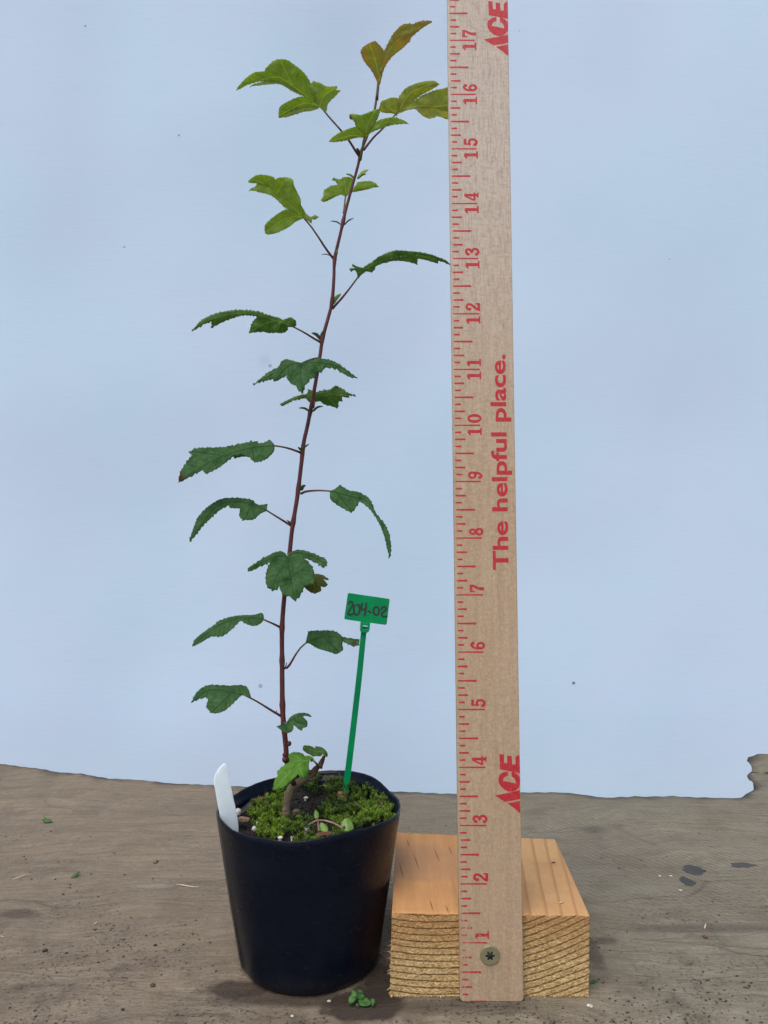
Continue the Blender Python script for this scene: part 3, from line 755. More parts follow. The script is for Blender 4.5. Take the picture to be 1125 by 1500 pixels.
# ---- soil surface
def soil_z(x, y):
    d = math.hypot(x-PC.x, y-PC.y)/PR
    z = 2.50+.09*fbm((x*1.6, y*1.6, 0))+.05*fbm((x*6, y*6, 3), 3)
    z += .12*max(0, (y-PC.y)/PR)*d            # rises to the back
    z += -.10*max(0, 1-((x+1.1)**2+(y-14.6)**2)/.5)
    return z
mb = MB(); NR = 46; NS = 120; vs_ = [(PC.x, PC.y, soil_z(*PC))]; fs_ = []
for j in range(1, NR+1):
    for i in range(NS):
        a = 2*math.pi*i/NS; r_ = (PR-.10)*j/NR; x = PC.x+r_*math.cos(a); y = PC.y+r_*math.sin(a)
        vs_.append((x, y, soil_z(x, y)))
for i in range(NS): fs_.append((0, 1+i, 1+(i+1) % NS))
for j in range(NR-1):
    for i in range(NS): fs_.append((1+j*NS+i, 1+(j+1)*NS+i, 1+(j+1)*NS+(i+1) % NS, 1+j*NS+(i+1) % NS))
mb.add(vs_, fs_)
for k_ in range(900):
    a = rnd.uniform(0, 6.283); r_ = (PR-.16)*math.sqrt(rnd.random()); x = PC.x+r_*math.cos(a); y = PC.y+r_*math.sin(a)
    s0 = rnd.choice((.012, .018, .025, .035)); mb.blob((x, y, soil_z(x, y)+s0*.4), s0, 1, .8, k_, (1, rnd.uniform(.5, 1.2), rnd.uniform(.5, 1)))
o = mb.build('soil', M['soil']); tag(o, 'dark crumbly potting soil filling the pot', 'soil', None, 'stuff')

# ---- moss
def moss_density(px, py):
    """where the photograph shows moss; returns (density, tone, height)"""
    def e(cx, cy, rx, ry): return max(0, 1-((px-cx)/rx)**2-((py-cy)/ry)**2)
    best = (0, 0, 0)
    for cx, cy, rx, ry, tn, hh in ((403, 1178, 22, 18, .85, .26), (386, 1190, 30, 16, .7, .2), (398, 1205, 30, 22, .75, .2), (395, 1225, 34, 14, .8, .16), (440, 1214, 32, 16, .32, .15), (455, 1226, 40, 10, .35, .12),
                                    (500, 1190, 44, 14, .42, .16), (530, 1180, 48, 20, .5, .18), (555, 1200, 34, 16, .78, .18), (573, 1186, 18, 20, .7, .2), (510, 1210, 40, 12, .55, .14), (530, 1158, 40, 12, .42, .18),
                                    (495, 1156, 24, 12, .35, .2), (458, 1150, 16, 18, .28, .2), (545, 1163, 22, 14, .5, .16)):
        q = e(cx, cy, rx, ry)
        if q > best[0]: best = (q, tn, hh)
    return best
mb = MB(); mb.smooth = False; cnt = 0
mrnd = random.Random(3)
for k_ in range(24000):
    if cnt > 1250: break
    a = mrnd.uniform(0, 6.283); r_ = (PR-.14)*math.sqrt(mrnd.random()); x = PC.x+r_*math.cos(a); y = PC.y+r_*math.sin(a)
    z = soil_z(x, y); px, py = toPix(Vector((x, y, z+.12)))
    d, tn, hh = moss_density(px, py)
    d += .35*fbm((x*5, y*5, 9), 2)
    d += .45*fbm((x*2.2, y*2.2, 30), 2)
    if d < .42+mrnd.random()*.28: continue
    cnt += 1
    mound = hh*min(1, d*1.6)*(.9+1.0*fbm((x*3.2, y*3.2, 5)))
    b = Vector((x, y, z-.02)); tilt = Vector((mrnd.uniform(-.4, .4), mrnd.uniform(-.4, .4)-.1, 1)).normalized()
    hgt = mound+mrnd.uniform(.04, .10); tip = b+tilt*hgt
    tone0 = min(1, max(0, tn-.15+mrnd.uniform(-.3, .3)+.5*fbm((x*4, y*4, 12))))
    nl = mrnd.randint(9, 14)
    for q in range(nl):
        f = 1-.55*(q/nl)**1.2*min(1, .12/hgt)
        c = b.lerp(tip, f); aa = q*2.4+mrnd.uniform(-.4, .4); el_ = mrnd.uniform(.1, .9)+(1-q/nl)*.6
        dd = Vector((math.cos(aa)*math.cos(el_), math.sin(aa)*math.cos(el_), math.sin(el_)))
        L = mrnd.uniform(.045, .10)*(1.15-.3*(1-q/nl)); sd2 = dd.cross(Vector((0, 0, 1))).normalized()*mrnd.uniform(.006, .012)
        m1 = c+dd*L*.45+Vector((0, 0, .004)); e1 = c+dd*L
        mb.add([c-sd2*.5, c+sd2*.5, m1+sd2, m1-sd2, e1], [(0, 1, 2, 3), (3, 2, 4)], tone=[tone0*.7]*2+[tone0]*3, tip=[0, 0, .3, .3, 1])
o = mb.build('moss', M['moss']); tag(o, 'bright green cushions of moss over the potting soil', 'moss', None, 'stuff')

# ================================================================== SAPLING
SY = 14.42
K = .0134                       # inches per photo pixel at the plant
def cv(o_, pts): ox, oy, s_ = o_; return [(ox+x/s_, oy+y/s_) for x, y in pts]
CA, CB, CC, CD, CE = (330, 0, 3.2143), (330, 230, 3.2143), (250, 440, 3.2143), (240, 620, 3.125), (250, 840, 3.125)
A1_, A2_, A3_, A4_, A5_, A6_, A7_, A8_ = (340, 70, 7.031), (470, 130, 5.625), (355, 240, 9.375), (460, 240, 10.227), (500, 350, 6.618), (370, 510, 7.031), (350, 795, 8.036), (390, 1030, 10.71)
A9_ = (380, 1080, 9.375)
sap = empty('hawthorn_sapling', P(418, 1198, 14.34), 'young lobed-leaf hawthorn sapling with a thin dark red stem rising from the pot', 'sapling')
stem_px = [(431, 1150), (424, 1135), (421, 1121), (419.6, 1108.8), (418.6, 1090), (415.8, 1064), (413.8, 1032), (413.2, 968), (413.2, 920), (415.8, 881.6), (417.5, 865), (424, 812), (428.2, 773.6), (435.8, 725.6), (441.6, 677.6), (444.8, 648.8), (451.2, 620), (461.6, 564.4),
           (469.3, 517.8), (472.4, 496), (481.8, 461.8), (486.5, 441.6), (489.3, 404.2), (490.2, 379.3), (498, 345), (507.3, 304.7), (516.7, 270.4), (524.4, 242.7), (529, 222), (536, 204), (542, 188), (548, 165), (549.3, 158.7), (552.4, 136.9), (553.8, 122)]
def stem_r(py): return K*(1.6+2.15*(max(0, py-120)/1000)**.8)
pts = [P(x, y, SY+.03*math.sin(y*.012)) for x, y in stem_px]
pts = smooth_line(pts, .12)
mb = MB()
rr = []; red = []
for i, p in enumerate(pts):
    py = toPix(p)[1]; r_ = stem_r(py)*(1+.05*fbm(p*4))
    for ny in (1063, 1032, 968, 918, 766, 718, 662, 600, 498, 440, 379, 325, 228):
        r_ += K*.9*math.exp(-((py-ny)/5)**2)
    rr.append(r_); red.append(max(0, min(1, .35+(py-120)/180)))
mb.tube(pts, rr, 12, red=red)
# nodules low on the stem
for px, py, r_ in ((417.5, 1113, .055), (423.4, 1089.5, .045), (416.5, 1106, .04)): 
    n1 = len(mb.v); mb.blob(P(px, py, SY-.01), r_, 2, .4, px, (1, 1, 1.2)); mb.a['red'] = mb.a['red']+[1.0]*(len(mb.v)-len(mb.a['red']))
mb.build('stem', M['stem'], sap)
# root collar and old stub
tp = cv(A9_, [(345, 1200), (360, 1110), (372, 950), (400, 820), (430, 715), (510, 640), (600, 590), (690, 535), (750, 470), (800, 410), (850, 345), (890, 275), (905, 240)])
ty = [14.30, 14.32, 14.36, 14.40, 14.46, 14.52, 14.56, 14.58, 14.6, 14.6, 14.6, 14.6, 14.6]
tw = [66, 60, 60, 64, 64, 58, 56, 54, 50, 44, 36, 32, 14]
pts = [P(x, y, d) for (x, y), d in zip(tp, ty)]
fine = smooth_line(pts, .035); mb = MB(); n = len(fine); rr = []
for i, p in enumerate(fine):
    f = i/(n-1)*(len(tw)-1); j = min(int(f), len(tw)-2); r0 = tw[j]+(tw[j+1]-tw[j])*(f-j)
    rr.append(r0/9.375*K*(1+.16*fbm(p*5)))
mb.tube(fine, rr, 14)
for i, v in enumerate(mb.v): mb.v[i] = v+Vector((fbm(v*9), fbm(v*9+Vector((5, 0, 0))), fbm(v*9+Vector((0, 7, 0)))))*.012
for x, y, r_ in ((835, 395, .05), (690, 480, .055), (720, 575, .05), (880, 300, .03), (345, 1000, .05)):
    q = cv(A9_, [(x, y)])[0]; mb.blob(P(*q, 14.56 if y < 700 else 14.3), r_, 2, .6, x)
mb.build('root_collar', M['collar'], sap)

def dist_seg(p, a, b):
    ab = b-a; t = max(0, min(1, (p-a).dot(ab)/max(1e-9, ab.length_squared))); q = a+ab*t
    d = p-q; sgn = 1 if ab.x*d.y-ab.y*d.x > 0 else -1
    return d.length, t*ab.length, sgn
def make_leaf(crop, patches, veins, base, mat, y0, gx, gy, petiole=None, fold=.35, lab=None, teeth=(1.3, 4.2), ripple=.065, pred=(0, 1), prad=1.25, spoil=None, pend=None):
    """patches: list of (outline, tone, depth offset in px); depth from slopes gx, gy round the base point"""
    bp = Vector(cv(crop, [base])[0])
    VN = [[Vector(q) for q in smooth_line([Vector((*p, 0)) for p in cv(crop, v)], 3)] for v in veins]
    VN = [[Vector((q.x, q.y)) for q in v] for v in VN]
    def depth(p, d):
        r_ = p-bp
        e = y0+(r_.x*gx+r_.y*gy)*K+fold*min(d, 14)*K*(1-.02*min(d, 14))
        return e+ripple*fbm((p.x*.07, p.y*.07, y0*3), 2)
    m_ = MB()
    for outline, tone, off in patches:
        L = smooth_line([Vector((*p, 0)) for p in cv(crop, outline)], 1.4, True, 42)
        n = len(L); area = sum(L[i-1].x*L[i].y-L[i].x*L[i-1].y for i in range(n)); sg = 1 if area > 0 else -1
        out = []; run = 0; tpos = 0; tlen = teeth[1]; tk = 1.0; trn = random.Random(int(abs(L[0].x)*7+abs(L[0].y)))
        for i in range(n):
            t = L[(i+1) % n]-L[i-1]
            if t.length < 1e-6: continue
            nn = Vector((t.y, -t.x, 0)).normalized()*sg; run += (L[i]-L[i-1]).length
            if run-tpos > tlen: tpos = run; tlen = teeth[1]*trn.uniform(.7, 1.7); tk = trn.choice((.35, .7, .9, 1.1, 1.5))
            ph = min(1, (run-tpos)/tlen)
            dbase = (Vector((L[i].x, L[i].y))-bp).length
            am = tk*1.75*teeth[0]*(.6 if 'young' in mat or 'olive' in mat else 1)*min(1, max(0, (dbase-8)/14))*(.7+.6*noise.noise(Vector((run*.2, 0, y0))))
            if am < 0: am = 0
            q = L[i]+nn*(am*(1-ph)-am*.45)
            out.append((q.x, q.y))
        V, Fc = fill(out, grid_in(out, 3.0, .25, .45))
        vs_, vu, vv, tn, ed, sp_ = [], [], [], [], [], []
        ob = [Vector(q) for q in out[::2]]
        for p in V:
            best = None
            for v in VN:
                acc = 0
                for a, b in zip(v, v[1:]):
                    d, t, sgn = dist_seg(p, a, b)
                    if best is None or d < best[0]: best = (d, acc+t, sgn)
                    acc += (b-a).length
            vs_.append(P(p.x, p.y, depth(p, best[0])+off*K)); vu.append(best[1]); vv.append(best[0]*best[2]); tn.append(tone)
            ed.append(max(0, 1-min((p-q).length for q in ob)/4.5))
            sp_.append(0 if not spoil else max(0, min(1, 1.6-(p-Vector((spoil[0], spoil[1]))).length/spoil[2]*1.0)))
        m_.add(vs_, Fc, vu=vu, vv=vv, tone=tn, edge=ed, spoil=sp_)
    o = m_.build('leaf', M[mat], sap, origin=P(bp.x, bp.y, y0)); solid(o, .010)
    if lab: o['label'] = lab
    if petiole:
        pp = cv(crop, petiole) if not isinstance(petiole[0][0], tuple) else petiole[0]
        n = len(pp)-1; ye = pend if pend is not None else SY
        pts = [P(x, y, y0+(ye-y0)*i/n) for i, (x, y) in enumerate(pp)]
        pts = smooth_line(pts, .06); m2 = MB(); nn = len(pts)
        m2.tube(pts, [K*(prad*(.95+.6*(i/(nn-1))**2)) for i in range(nn)], 8, red=[pred[0]+(pred[1]-pred[0])*min(1, i/(nn-1)*1.6) for i in range(nn)])
        m2.build('petiole', M['stem'], o, origin=pts[0])
    return o
def absp(L): return (tuple(L),)
# -- upper crown, undersides towards the camera
make_leaf(A1_, [([(40,440),(75,385),(130,325),(200,270),(260,248),(335,243),(345,215),(390,165),(450,125),(510,118),(570,128),(620,160),(690,210),(750,270),(795,335),(812,385),(840,450),(880,540),(908,610),(880,592),(745,500),(620,425),(500,365),(370,345),(260,352),(150,385),(75,425)], .0, 0),
                ([(180,405),(230,372),(300,355),(370,343),(440,346),(500,355),(620,410),(750,500),(690,482),(600,435),(500,377),(400,374),(280,387),(215,394)], 1, 1.5),
                ([(905,612),(860,540),(815,440),(812,365),(835,345),(900,360),(980,400),(1085,395),(1080,415),(1060,430),(1120,437),(1080,480),(1030,530),(985,580),(975,640),(960,665)], .35, -2),
                ([(905,610),(850,560),(745,503),(660,515),(600,540),(545,570),(500,600),(480,650),(480,720),(560,675),(640,640),(740,620),(860,612)], .0, 3),
                ([(480,722),(560,675),(640,640),(740,620),(860,612),(900,612),(880,630),(820,648),(735,660),(640,690),(570,712),(520,718)], .9, 4)],
          [[(905,610),(640,400),(430,300),(60,430)], [(905,610),(940,500),(1050,420)], [(905,610),(740,570),(500,690)], [(640,400),(560,260),(500,130)]],
          (905, 610), 'leaf_young', SY-.35, -.25, .55, [(900,600),(935,635),(1000,715),(1115,844),(1200,950),(1270,1060),(1308,1115)], fold=-.4, lab='large yellow green leaf arching left at the top', pred=(.0, 1))
make_leaf(CA, [([(722,405),(712,380),(690,335),(655,290),(640,255),(638,235),(665,210),(705,192),(725,210),(748,240),(765,205),(790,160),(830,120),(870,110),(880,115),(920,100),(970,97),(972,105),(930,130),(872,178),(873,190),(830,230),(790,262),(760,300),(742,340),(728,400)], .1, 0)],
          [[(722,405),(740,310),(800,200),(960,102)], [(722,405),(715,320),(680,205)]], (722, 405), 'leaf_red', SY, .35, .6, [(722,408),(719,430),(714,470)], fold=.5, lab='reddish edged two-lobed leaf at the very tip', teeth=(.8, 5), pred=(.2, .9), prad=1.4)
make_leaf(CA, [([(812,535),(812,480),(822,450),(845,420),(880,400),(940,383),(985,382),(1008,398),(960,428),(915,452),(870,490)], .0, 3),
               ([(812,537),(900,467),(960,435),(1020,418),(1060,412),(1110,430),(1140,470),(1120,520),(1090,520),(1040,520),(960,505),(895,512),(860,518),(830,530)], .15, 0),
               ([(895,513),(960,505),(1040,520),(1090,522),(1085,560),(1050,563),(1000,548),(965,558),(930,545)], .9, 1.5),
               ([(722,520),(730,490),(735,478),(780,460),(822,462),(822,500),(808,548),(790,535),(745,530)], .0, 6)],
          [[(812,535),(900,500),(1000,500),(1130,480)], [(812,535),(870,440),(990,388)], [(812,535),(760,500)]], (812, 535), 'leaf_olive', SY+.25, .1, .5,
          [(808,532),(790,552),(765,578),(735,612),(700,645),(668,685),(652,705)], lab='olive leaf reaching right behind the yardstick', pred=(.4, 1))
make_leaf(A2_, [([(358,402),(290,405),(200,428),(120,438),(65,438),(110,390),(170,355),(240,325),(295,316),(340,340),(375,360)], .1, 1),
                ([(370,400),(330,350),(295,318),(270,265),(240,250),(235,215),(255,208),(340,215),(400,190),(440,175),(480,165),(485,190),(470,240),(440,290),(400,340)], .0, -1.5),
                ([(368,400),(390,330),(430,290),(490,255),(560,240),(620,238),(680,260),(725,290),(660,290),(590,298),(520,320),(450,345),(400,372)], .2, 0)],
          [[(365,402),(385,300),(440,190)], [(365,402),(250,385),(75,435)], [(365,402),(480,300),(600,265),(720,288)]], (365, 402), 'leaf_young', SY-.3, .1, .45,
          [(362,395),(352,430),(345,480),(335,530),(322,590)], fold=-.3, lab='three-lobed light green leaf in front of the upper stem', pred=(0, .5), prad=1.7, spoil=(512.5, 173, 3.0))
make_leaf(A3_, [([(80,230),(150,180),(215,152),(320,155),(410,175),(455,215),(480,195),(530,188),(600,185),(670,200),(695,235),(715,310),(760,400),(800,490),(805,560),(850,640),(870,680),(842,735),(740,660),(640,560),(500,430),(400,345),(330,290),(200,270),(85,260)], .0, 0),
                ([(842,735),(740,690),(640,625),(580,600),(500,520),(420,450),(340,415),(260,395),(170,375),(120,368),(90,380),(110,345),(180,315),(200,268),(330,288),(400,343),(500,428),(640,558),(740,658)], .25, 1),
                ([(840,735),(760,690),(700,650),(635,622),(560,640),(480,690),(400,750),(340,800),(310,850),(305,900),(315,955),(345,970),(450,955),(565,905),(650,860),(740,790),(830,752)], .1, 3),
                ([(835,735),(850,640),(870,680),(940,730),(1000,700),(1050,730),(1000,765),(955,760),(950,820)], .6, -1)],
          [[(840,735),(700,600),(480,410),(330,290),(180,220)], [(840,735),(620,740),(400,880),(320,940)], [(480,410),(560,260),(600,190)]], (840, 735), 'leaf_young', SY-.3, -.3, .5,
          [(835,730),(870,775),(950,870),(1060,1031),(1110,1110),(1180,1210),(1250,1300)], fold=-.4, lab='broad yellow green leaf on the left, second from the top', teeth=(1.0, 4.5), pred=(.2, 1))
make_leaf(A4_, [([(470,495),(410,460),(330,490),(220,545),(140,575),(105,545),(140,480),(145,410),(180,375),(260,330),(350,315),(330,270),(265,235),(300,200),(330,225),(410,225),(440,200),(520,195),(590,225),(580,290),(560,380),(510,450),(485,495)], .2, 0),
                ([(490,480),(560,400),(620,330),(650,275),(720,265),(790,258),(870,270),(930,300),(975,345),(880,360),(760,390),(660,410),(560,430)], .0, 2)],
          [[(472,490),(465,300),(440,205)], [(472,490),(300,450),(120,550)], [(472,490),(650,360),(960,345)]], (472, 490), 'leaf_young', SY+.4, .0, .45,
          [(473,488),(462,560),(455,650),(448,740)], lab='small three-lobed leaf crossing behind the stem', pred=(.1, .3), pend=SY+.05)
make_leaf(A5_, [([(160,375),(145,320),(125,300),(95,320),(75,292),(105,282),(140,285),(108,265),(105,240),(150,265),(210,280),(250,250),(310,215),(360,175),(420,145),(490,120),(540,110),(640,118),(740,125),(850,145),(940,178),(1010,205),(1060,250),(1085,272),(1040,248),(938,200),(850,170),(740,155),(600,170),(480,190),(330,255),(200,345),(170,380)], .05, 0),
                ([(330,255),(480,190),(600,170),(740,155),(850,170),(938,200),(1000,225),(938,212),(938,240),(860,215),(780,195),(740,192),(735,250),(690,232),(640,222),(560,212),(490,215),(420,232),(360,252),(330,268),(325,295),(290,325),(240,312),(200,345)], .45, 1.5)],
          [[(165,372),(300,250),(480,185),(740,155),(1060,250)]], (165, 372), 'leaf_mid', SY-.25, .15, .6,
          [(163,368),(80,480),(0,580),(-60,645),(-85,675)], lab='long narrow leaf curving right to the yardstick edge', teeth=(.7, 5), pred=(.6, 1), prad=1.3)
# -- middle leaves, about eye level
make_leaf(CC, [([(578,125),(592,118),(590,95),(565,78),(530,92),(500,80),(440,63),(410,52),(410,75),(385,105),(367,155),(400,150),(440,148),(462,153),(500,152),(530,153),(552,140),(552,125)], .0, -1),
               ([(440,66),(410,52),(355,46),(300,46),(240,55),(190,70),(145,95),(120,120),(92,150),(130,130),(160,112),(195,98),(190,132),(225,112),(280,88),(345,70),(410,75),(440,80)], .25, 0)],
          [[(575,122),(500,95),(350,58),(200,85),(95,148)], [(500,95),(440,110),(370,152)], [(520,100),(500,150)]], (575, 123), 'leaf_mid', SY-.3, -.15, .4,
          [(572,122),(600,136),(640,158),(675,180),(706,197)], lab='leaf on the left with a long thin drooping tip', pred=(.2, 1))
make_leaf(A6_, [([(505,150),(400,125),(325,115),(290,150),(260,200),(195,250),(200,310),(230,345),(290,315),(350,280),(355,310),(405,375),(435,370),(470,430),(520,465),(545,380),(580,350),(590,315),(640,305),(660,255),(710,250),(740,200),(742,150),(710,115),(680,103),(600,130)], .0, -3),
                ([(250,203),(160,250),(80,315),(12,375),(100,345),(210,318),(240,260)], .5, 5),
                ([(700,108),(770,115),(830,135),(890,165),(960,215),(1030,270),(1080,308),(1035,305),(985,290),(900,240),(830,208),(740,198)], .45, 4)],
          [[(515,152),(495,220),(500,330),(520,460)], [(515,152),(380,180),(225,340)], [(515,152),(620,150),(735,160),(900,200),(1075,305)], [(225,260),(15,372)]], (515, 152), 'leaf_old', SY-.45, .05, -.55,
          [(515,150),(560,130),(620,112),(672,104),(700,110)], fold=.15, lab='dark three-lobed leaf spread in front of the stem, pointing down', teeth=(1.5, 5))
make_leaf(A6_, [([(640,560),(590,560),(560,530),(555,515),(480,525),(400,550),(340,580),(310,600),(278,578),(340,545),(420,510),(500,480),(560,470),(575,420),(610,435),(650,455),(740,430),(800,425),(850,385),(920,415),(985,460),(1060,485),(1065,497),(990,485),(880,478),(760,485),(690,500)], .45, 0),
                ([(640,555),(690,500),(760,485),(880,478),(990,487),(995,510),(920,500),(925,545),(885,550),(880,620),(800,595),(740,580),(695,545)], .1, -1)],
          [[(640,545),(700,490),(850,470),(1060,492)], [(760,485),(830,560),(875,615)], [(640,545),(500,500),(290,580)]], (640, 545), 'leaf_mid', SY+.35, .1, .5,
          [(640,545),(635,575),(625,610)], lab='small ragged leaf behind the stem, pointing right', pend=SY+.05)
make_leaf(CD, [([(507,105),(500,90),(485,75),(450,92),(410,83),(370,90),(320,100),(270,110),(200,112),(150,115),(112,132),(130,145),(95,190),(75,230),(65,272),(90,262),(110,250),(150,230),(180,212),(190,233),(230,215),(270,190),(300,165),(325,152),(375,148),(415,178),(460,168),(500,135)], .0, 0),
               ([(322,160),(330,135),(365,105),(378,120),(374,150)], .6, 3)],
          [[(505,105),(400,115),(250,160),(70,265)], [(405,115),(415,175)], [(300,145),(190,225)], [(280,150),(130,130)]], (505, 104), 'leaf_old', SY-.35, -.1, -.7,
          [(503,103),(530,106),(575,116),(628,135)], lab='long dark leaf on the left with a browned tip', teeth=(1.6, 5), spoil=(264, 701, 6), pred=(.3, 1), fold=.2)
make_leaf(CD, [([(762,310),(760,330),(765,350),(800,378),(860,410),(890,370),(900,340),(860,315),(845,308),(805,282),(785,300)], .05, -1),
               ([(845,308),(890,315),(935,340),(955,370),(970,410),(1010,460),(1035,520),(1040,590),(1032,620),(1015,540),(1000,490),(975,440),(940,390),(897,358),(870,350)], .15, 0)],
          [[(762,310),(850,335),(930,360),(990,440),(1033,610)], [(790,320),(860,405)]], (762, 310), 'leaf_old', SY-.25, .15, -.7,
          [(764,311),(720,308),(680,309),(648,313),(628,322)], lab='leaf on the right with its tip hanging straight down', teeth=(1.2, 5), pred=(.4, 1), fold=.2)
make_leaf(CD, [([(470,402),(475,370),(430,373),(400,350),(330,342),(260,348),(200,385),(160,425),(140,470),(113,548),(140,520),(175,475),(220,430),(260,395),(298,375),(300,387),(350,390),(345,425),(360,443),(410,440),(440,415)], .0, 0)],
          [[(470,398),(350,362),(240,385),(115,545)], [(400,370),(375,435)]], (470, 399), 'leaf_old', SY-.3, -.1, -.75,
          [(468,397),(490,411),(530,436),(580,467)], lab='drooping crescent leaf on the left below the browned-tip leaf', teeth=(1.2, 4.6), pred=(.3, 1), fold=.2)
make_leaf(A7_, [([(885,365),(960,375),(1010,395),(1065,440),(1040,440),(1000,428),(985,430),(930,410),(860,400)], .9, 5),
                ([(800,420),(880,395),(985,430),(1045,490),(1020,525),(960,515),(970,570),(890,600),(820,570),(765,515)], .0, 4)],
          [[(800,420),(880,480),(890,590)], [(800,420),(920,440),(1030,500)]], (780, 420), 'leaf_brown', SY+.12, .1, -.6,
          [(800,425),(720,400),(640,370),(580,350)], lab='small olive brown leaf half hidden behind the large lobed leaf', teeth=(.8, 5), pend=SY+.02)
make_leaf(A7_, [([(572,168),(540,120),(490,100),(420,115),(350,150),(270,190),(180,250),(100,305),(108,338),(150,330),(240,285),(300,260),(370,225),(335,300),(320,370),(315,440),(330,510),(395,568),(440,550),(480,515),(490,560),(520,610),(570,632),(590,625),(655,685),(710,640),(755,560),(765,515),(830,500),(870,490),(890,440),(885,360),(870,300),(820,230),(765,180),(840,205),(920,245),(1000,298),(1035,260),(1025,190),(940,155),(850,115),(740,88),(670,90),(620,105),(590,140)], .0, 0)],
          [[(572,165),(590,300),(630,540),(655,680)], [(585,280),(500,310),(430,430),(395,560)], [(572,165),(450,165),(300,225),(105,325)], [(572,165),(680,120),(850,160),(1015,250)], [(600,420),(720,330),(780,330)], [(610,470),(500,520)]], (572, 165), 'leaf_old', SY-.25, .0, -.6,
          [(574,165),(590,130),(604,95)], lab='large dark five-lobed leaf facing the camera on the lower stem', teeth=(1.7, 5.5), fold=.12)
# -- lower leaves, seen from above
make_leaf(CE, [([(427,212),(425,190),(415,180),(380,190),(330,192),(270,200),(210,222),(205,232),(150,270),(110,305),(98,335),(140,315),(185,288),(205,290),(240,285),(280,255),(320,215),(350,232),(380,240),(410,230)], .0, 0)],
          [[(425,210),(320,205),(210,245),(100,332)], [(350,205),(370,238)]], (426, 211), 'leaf_old', SY-.3, -.1, -1.0,
          [(424,210),(450,222),(475,233),(502,247)], lab='slender dark leaf on the lower left, second from the bottom', teeth=(1.1, 4.6), pred=(.4, 1), fold=.2)
make_leaf(CE, [([(617,320),(630,265),(680,262),(750,265),(790,292),(785,308),(790,350),(760,370),(720,357),(680,345),(650,330),(635,320)], .0, 0),
               ([(770,285),(790,292),(865,302),(862,325),(840,335),(815,325),(785,308)], .3, 1)],
          [[(618,318),(700,290),(785,296),(860,308)], [(700,290),(770,360)]], (618, 320), 'leaf_old', SY-.1, .12, -1.0,
          [(620,318),(595,340),(570,375),(545,418),(532,432),(520,434)], lab='leaf on the lower right ending beside the green tag strap', teeth=(1.0, 5), pred=(.3, 1), fold=.2, spoil=(519, 943, 2.5))
make_leaf(CE, [([(370,572),(355,530),(330,512),(260,514),(190,510),(150,520),(115,550),(95,592),(130,575),(160,568),(172,575),(163,610),(180,636),(210,640),(250,625),(290,590),(325,556)], .0, 0)],
          [[(365,570),(280,545),(180,535),(98,590)], [(280,548),(190,635)]], (367, 570), 'leaf_old', SY-.35, -.1, -1.1,
          [(335,556),(365,570),(400,589),(450,620),(505,653)], lab='lowest leaf on the left, blunt with a round lower lobe', teeth=(.9, 6), pred=(.2, 1), fold=.2)
make_leaf(A8_, [([(320,300),(370,230),(430,185),(500,160),(570,152),(650,165),(690,185),(715,210),(690,215),(620,195),(570,215),(620,260),(650,320),(640,365),(600,385),(575,390),(555,435),(510,410),(470,370),(425,345),(425,400),(390,450),(320,472),(250,430),(200,395),(162,368),(220,345),(290,322)], .0, 0)],
          [[(310,325),(450,230),(600,165),(705,212)], [(400,260),(600,340)], [(310,325),(320,460)], [(310,325),(170,368)]], (310, 325), 'leaf_old', SY-.30, .05, -1.0,
          [(312,325),(295,315),(270,300)], lab='small twisted leaf crossing the foot of the stem', teeth=(.4, 6), fold=.1)
make_leaf(A8_, [([(580,700),(568,685),(610,665),(680,670),(730,690),(775,712),(765,680),(820,682),(880,700),(930,740),(965,800),(955,850),(920,825),(885,800),(850,830),(780,830),(740,840),(700,815),(650,790),(600,755),(570,715)], .35, 0)],
          [[(890,840),(880,760),(780,750),(580,695)]], (890, 830), 'leaf_mid', 14.5, .2, -.6,
          [(890,830),(892,850),(885,880)], lab='small pale leaf curled over the broken stub', teeth=(.9, 5), fold=.1, pend=14.6)
make_leaf(A8_, [([(680,905),(660,860),(600,820),(550,780),(515,775),(450,770),(380,785),(345,830),(370,900),(350,930),(270,980),(200,1040),(165,1100),(185,1140),(140,1190),(120,1250),(110,1360),(180,1370),(250,1330),(330,1290),(400,1220),(470,1140),(495,1110),(530,1160),(590,1180),(640,1165),(665,1100),(668,980)], .0, 0),
                ([(690,900),(620,825),(690,828),(740,865),(765,920),(800,962),(740,915),(700,925)], .15, 2)],
          [[(690,875),(560,935),(400,1060),(120,1350)], [(500,965),(590,1170)], [(600,905),(390,800)], [(420,1040),(190,1100)]], (690, 880), 'leaf_bright', 14.2, .15, -.55,
          [(690,875),(730,890),(765,925),(800,965),(812,985)], lab='big fresh bright green leaf hanging over the pot', teeth=(1.1, 7), fold=.15, pend=14.56, pred=(0, .3))
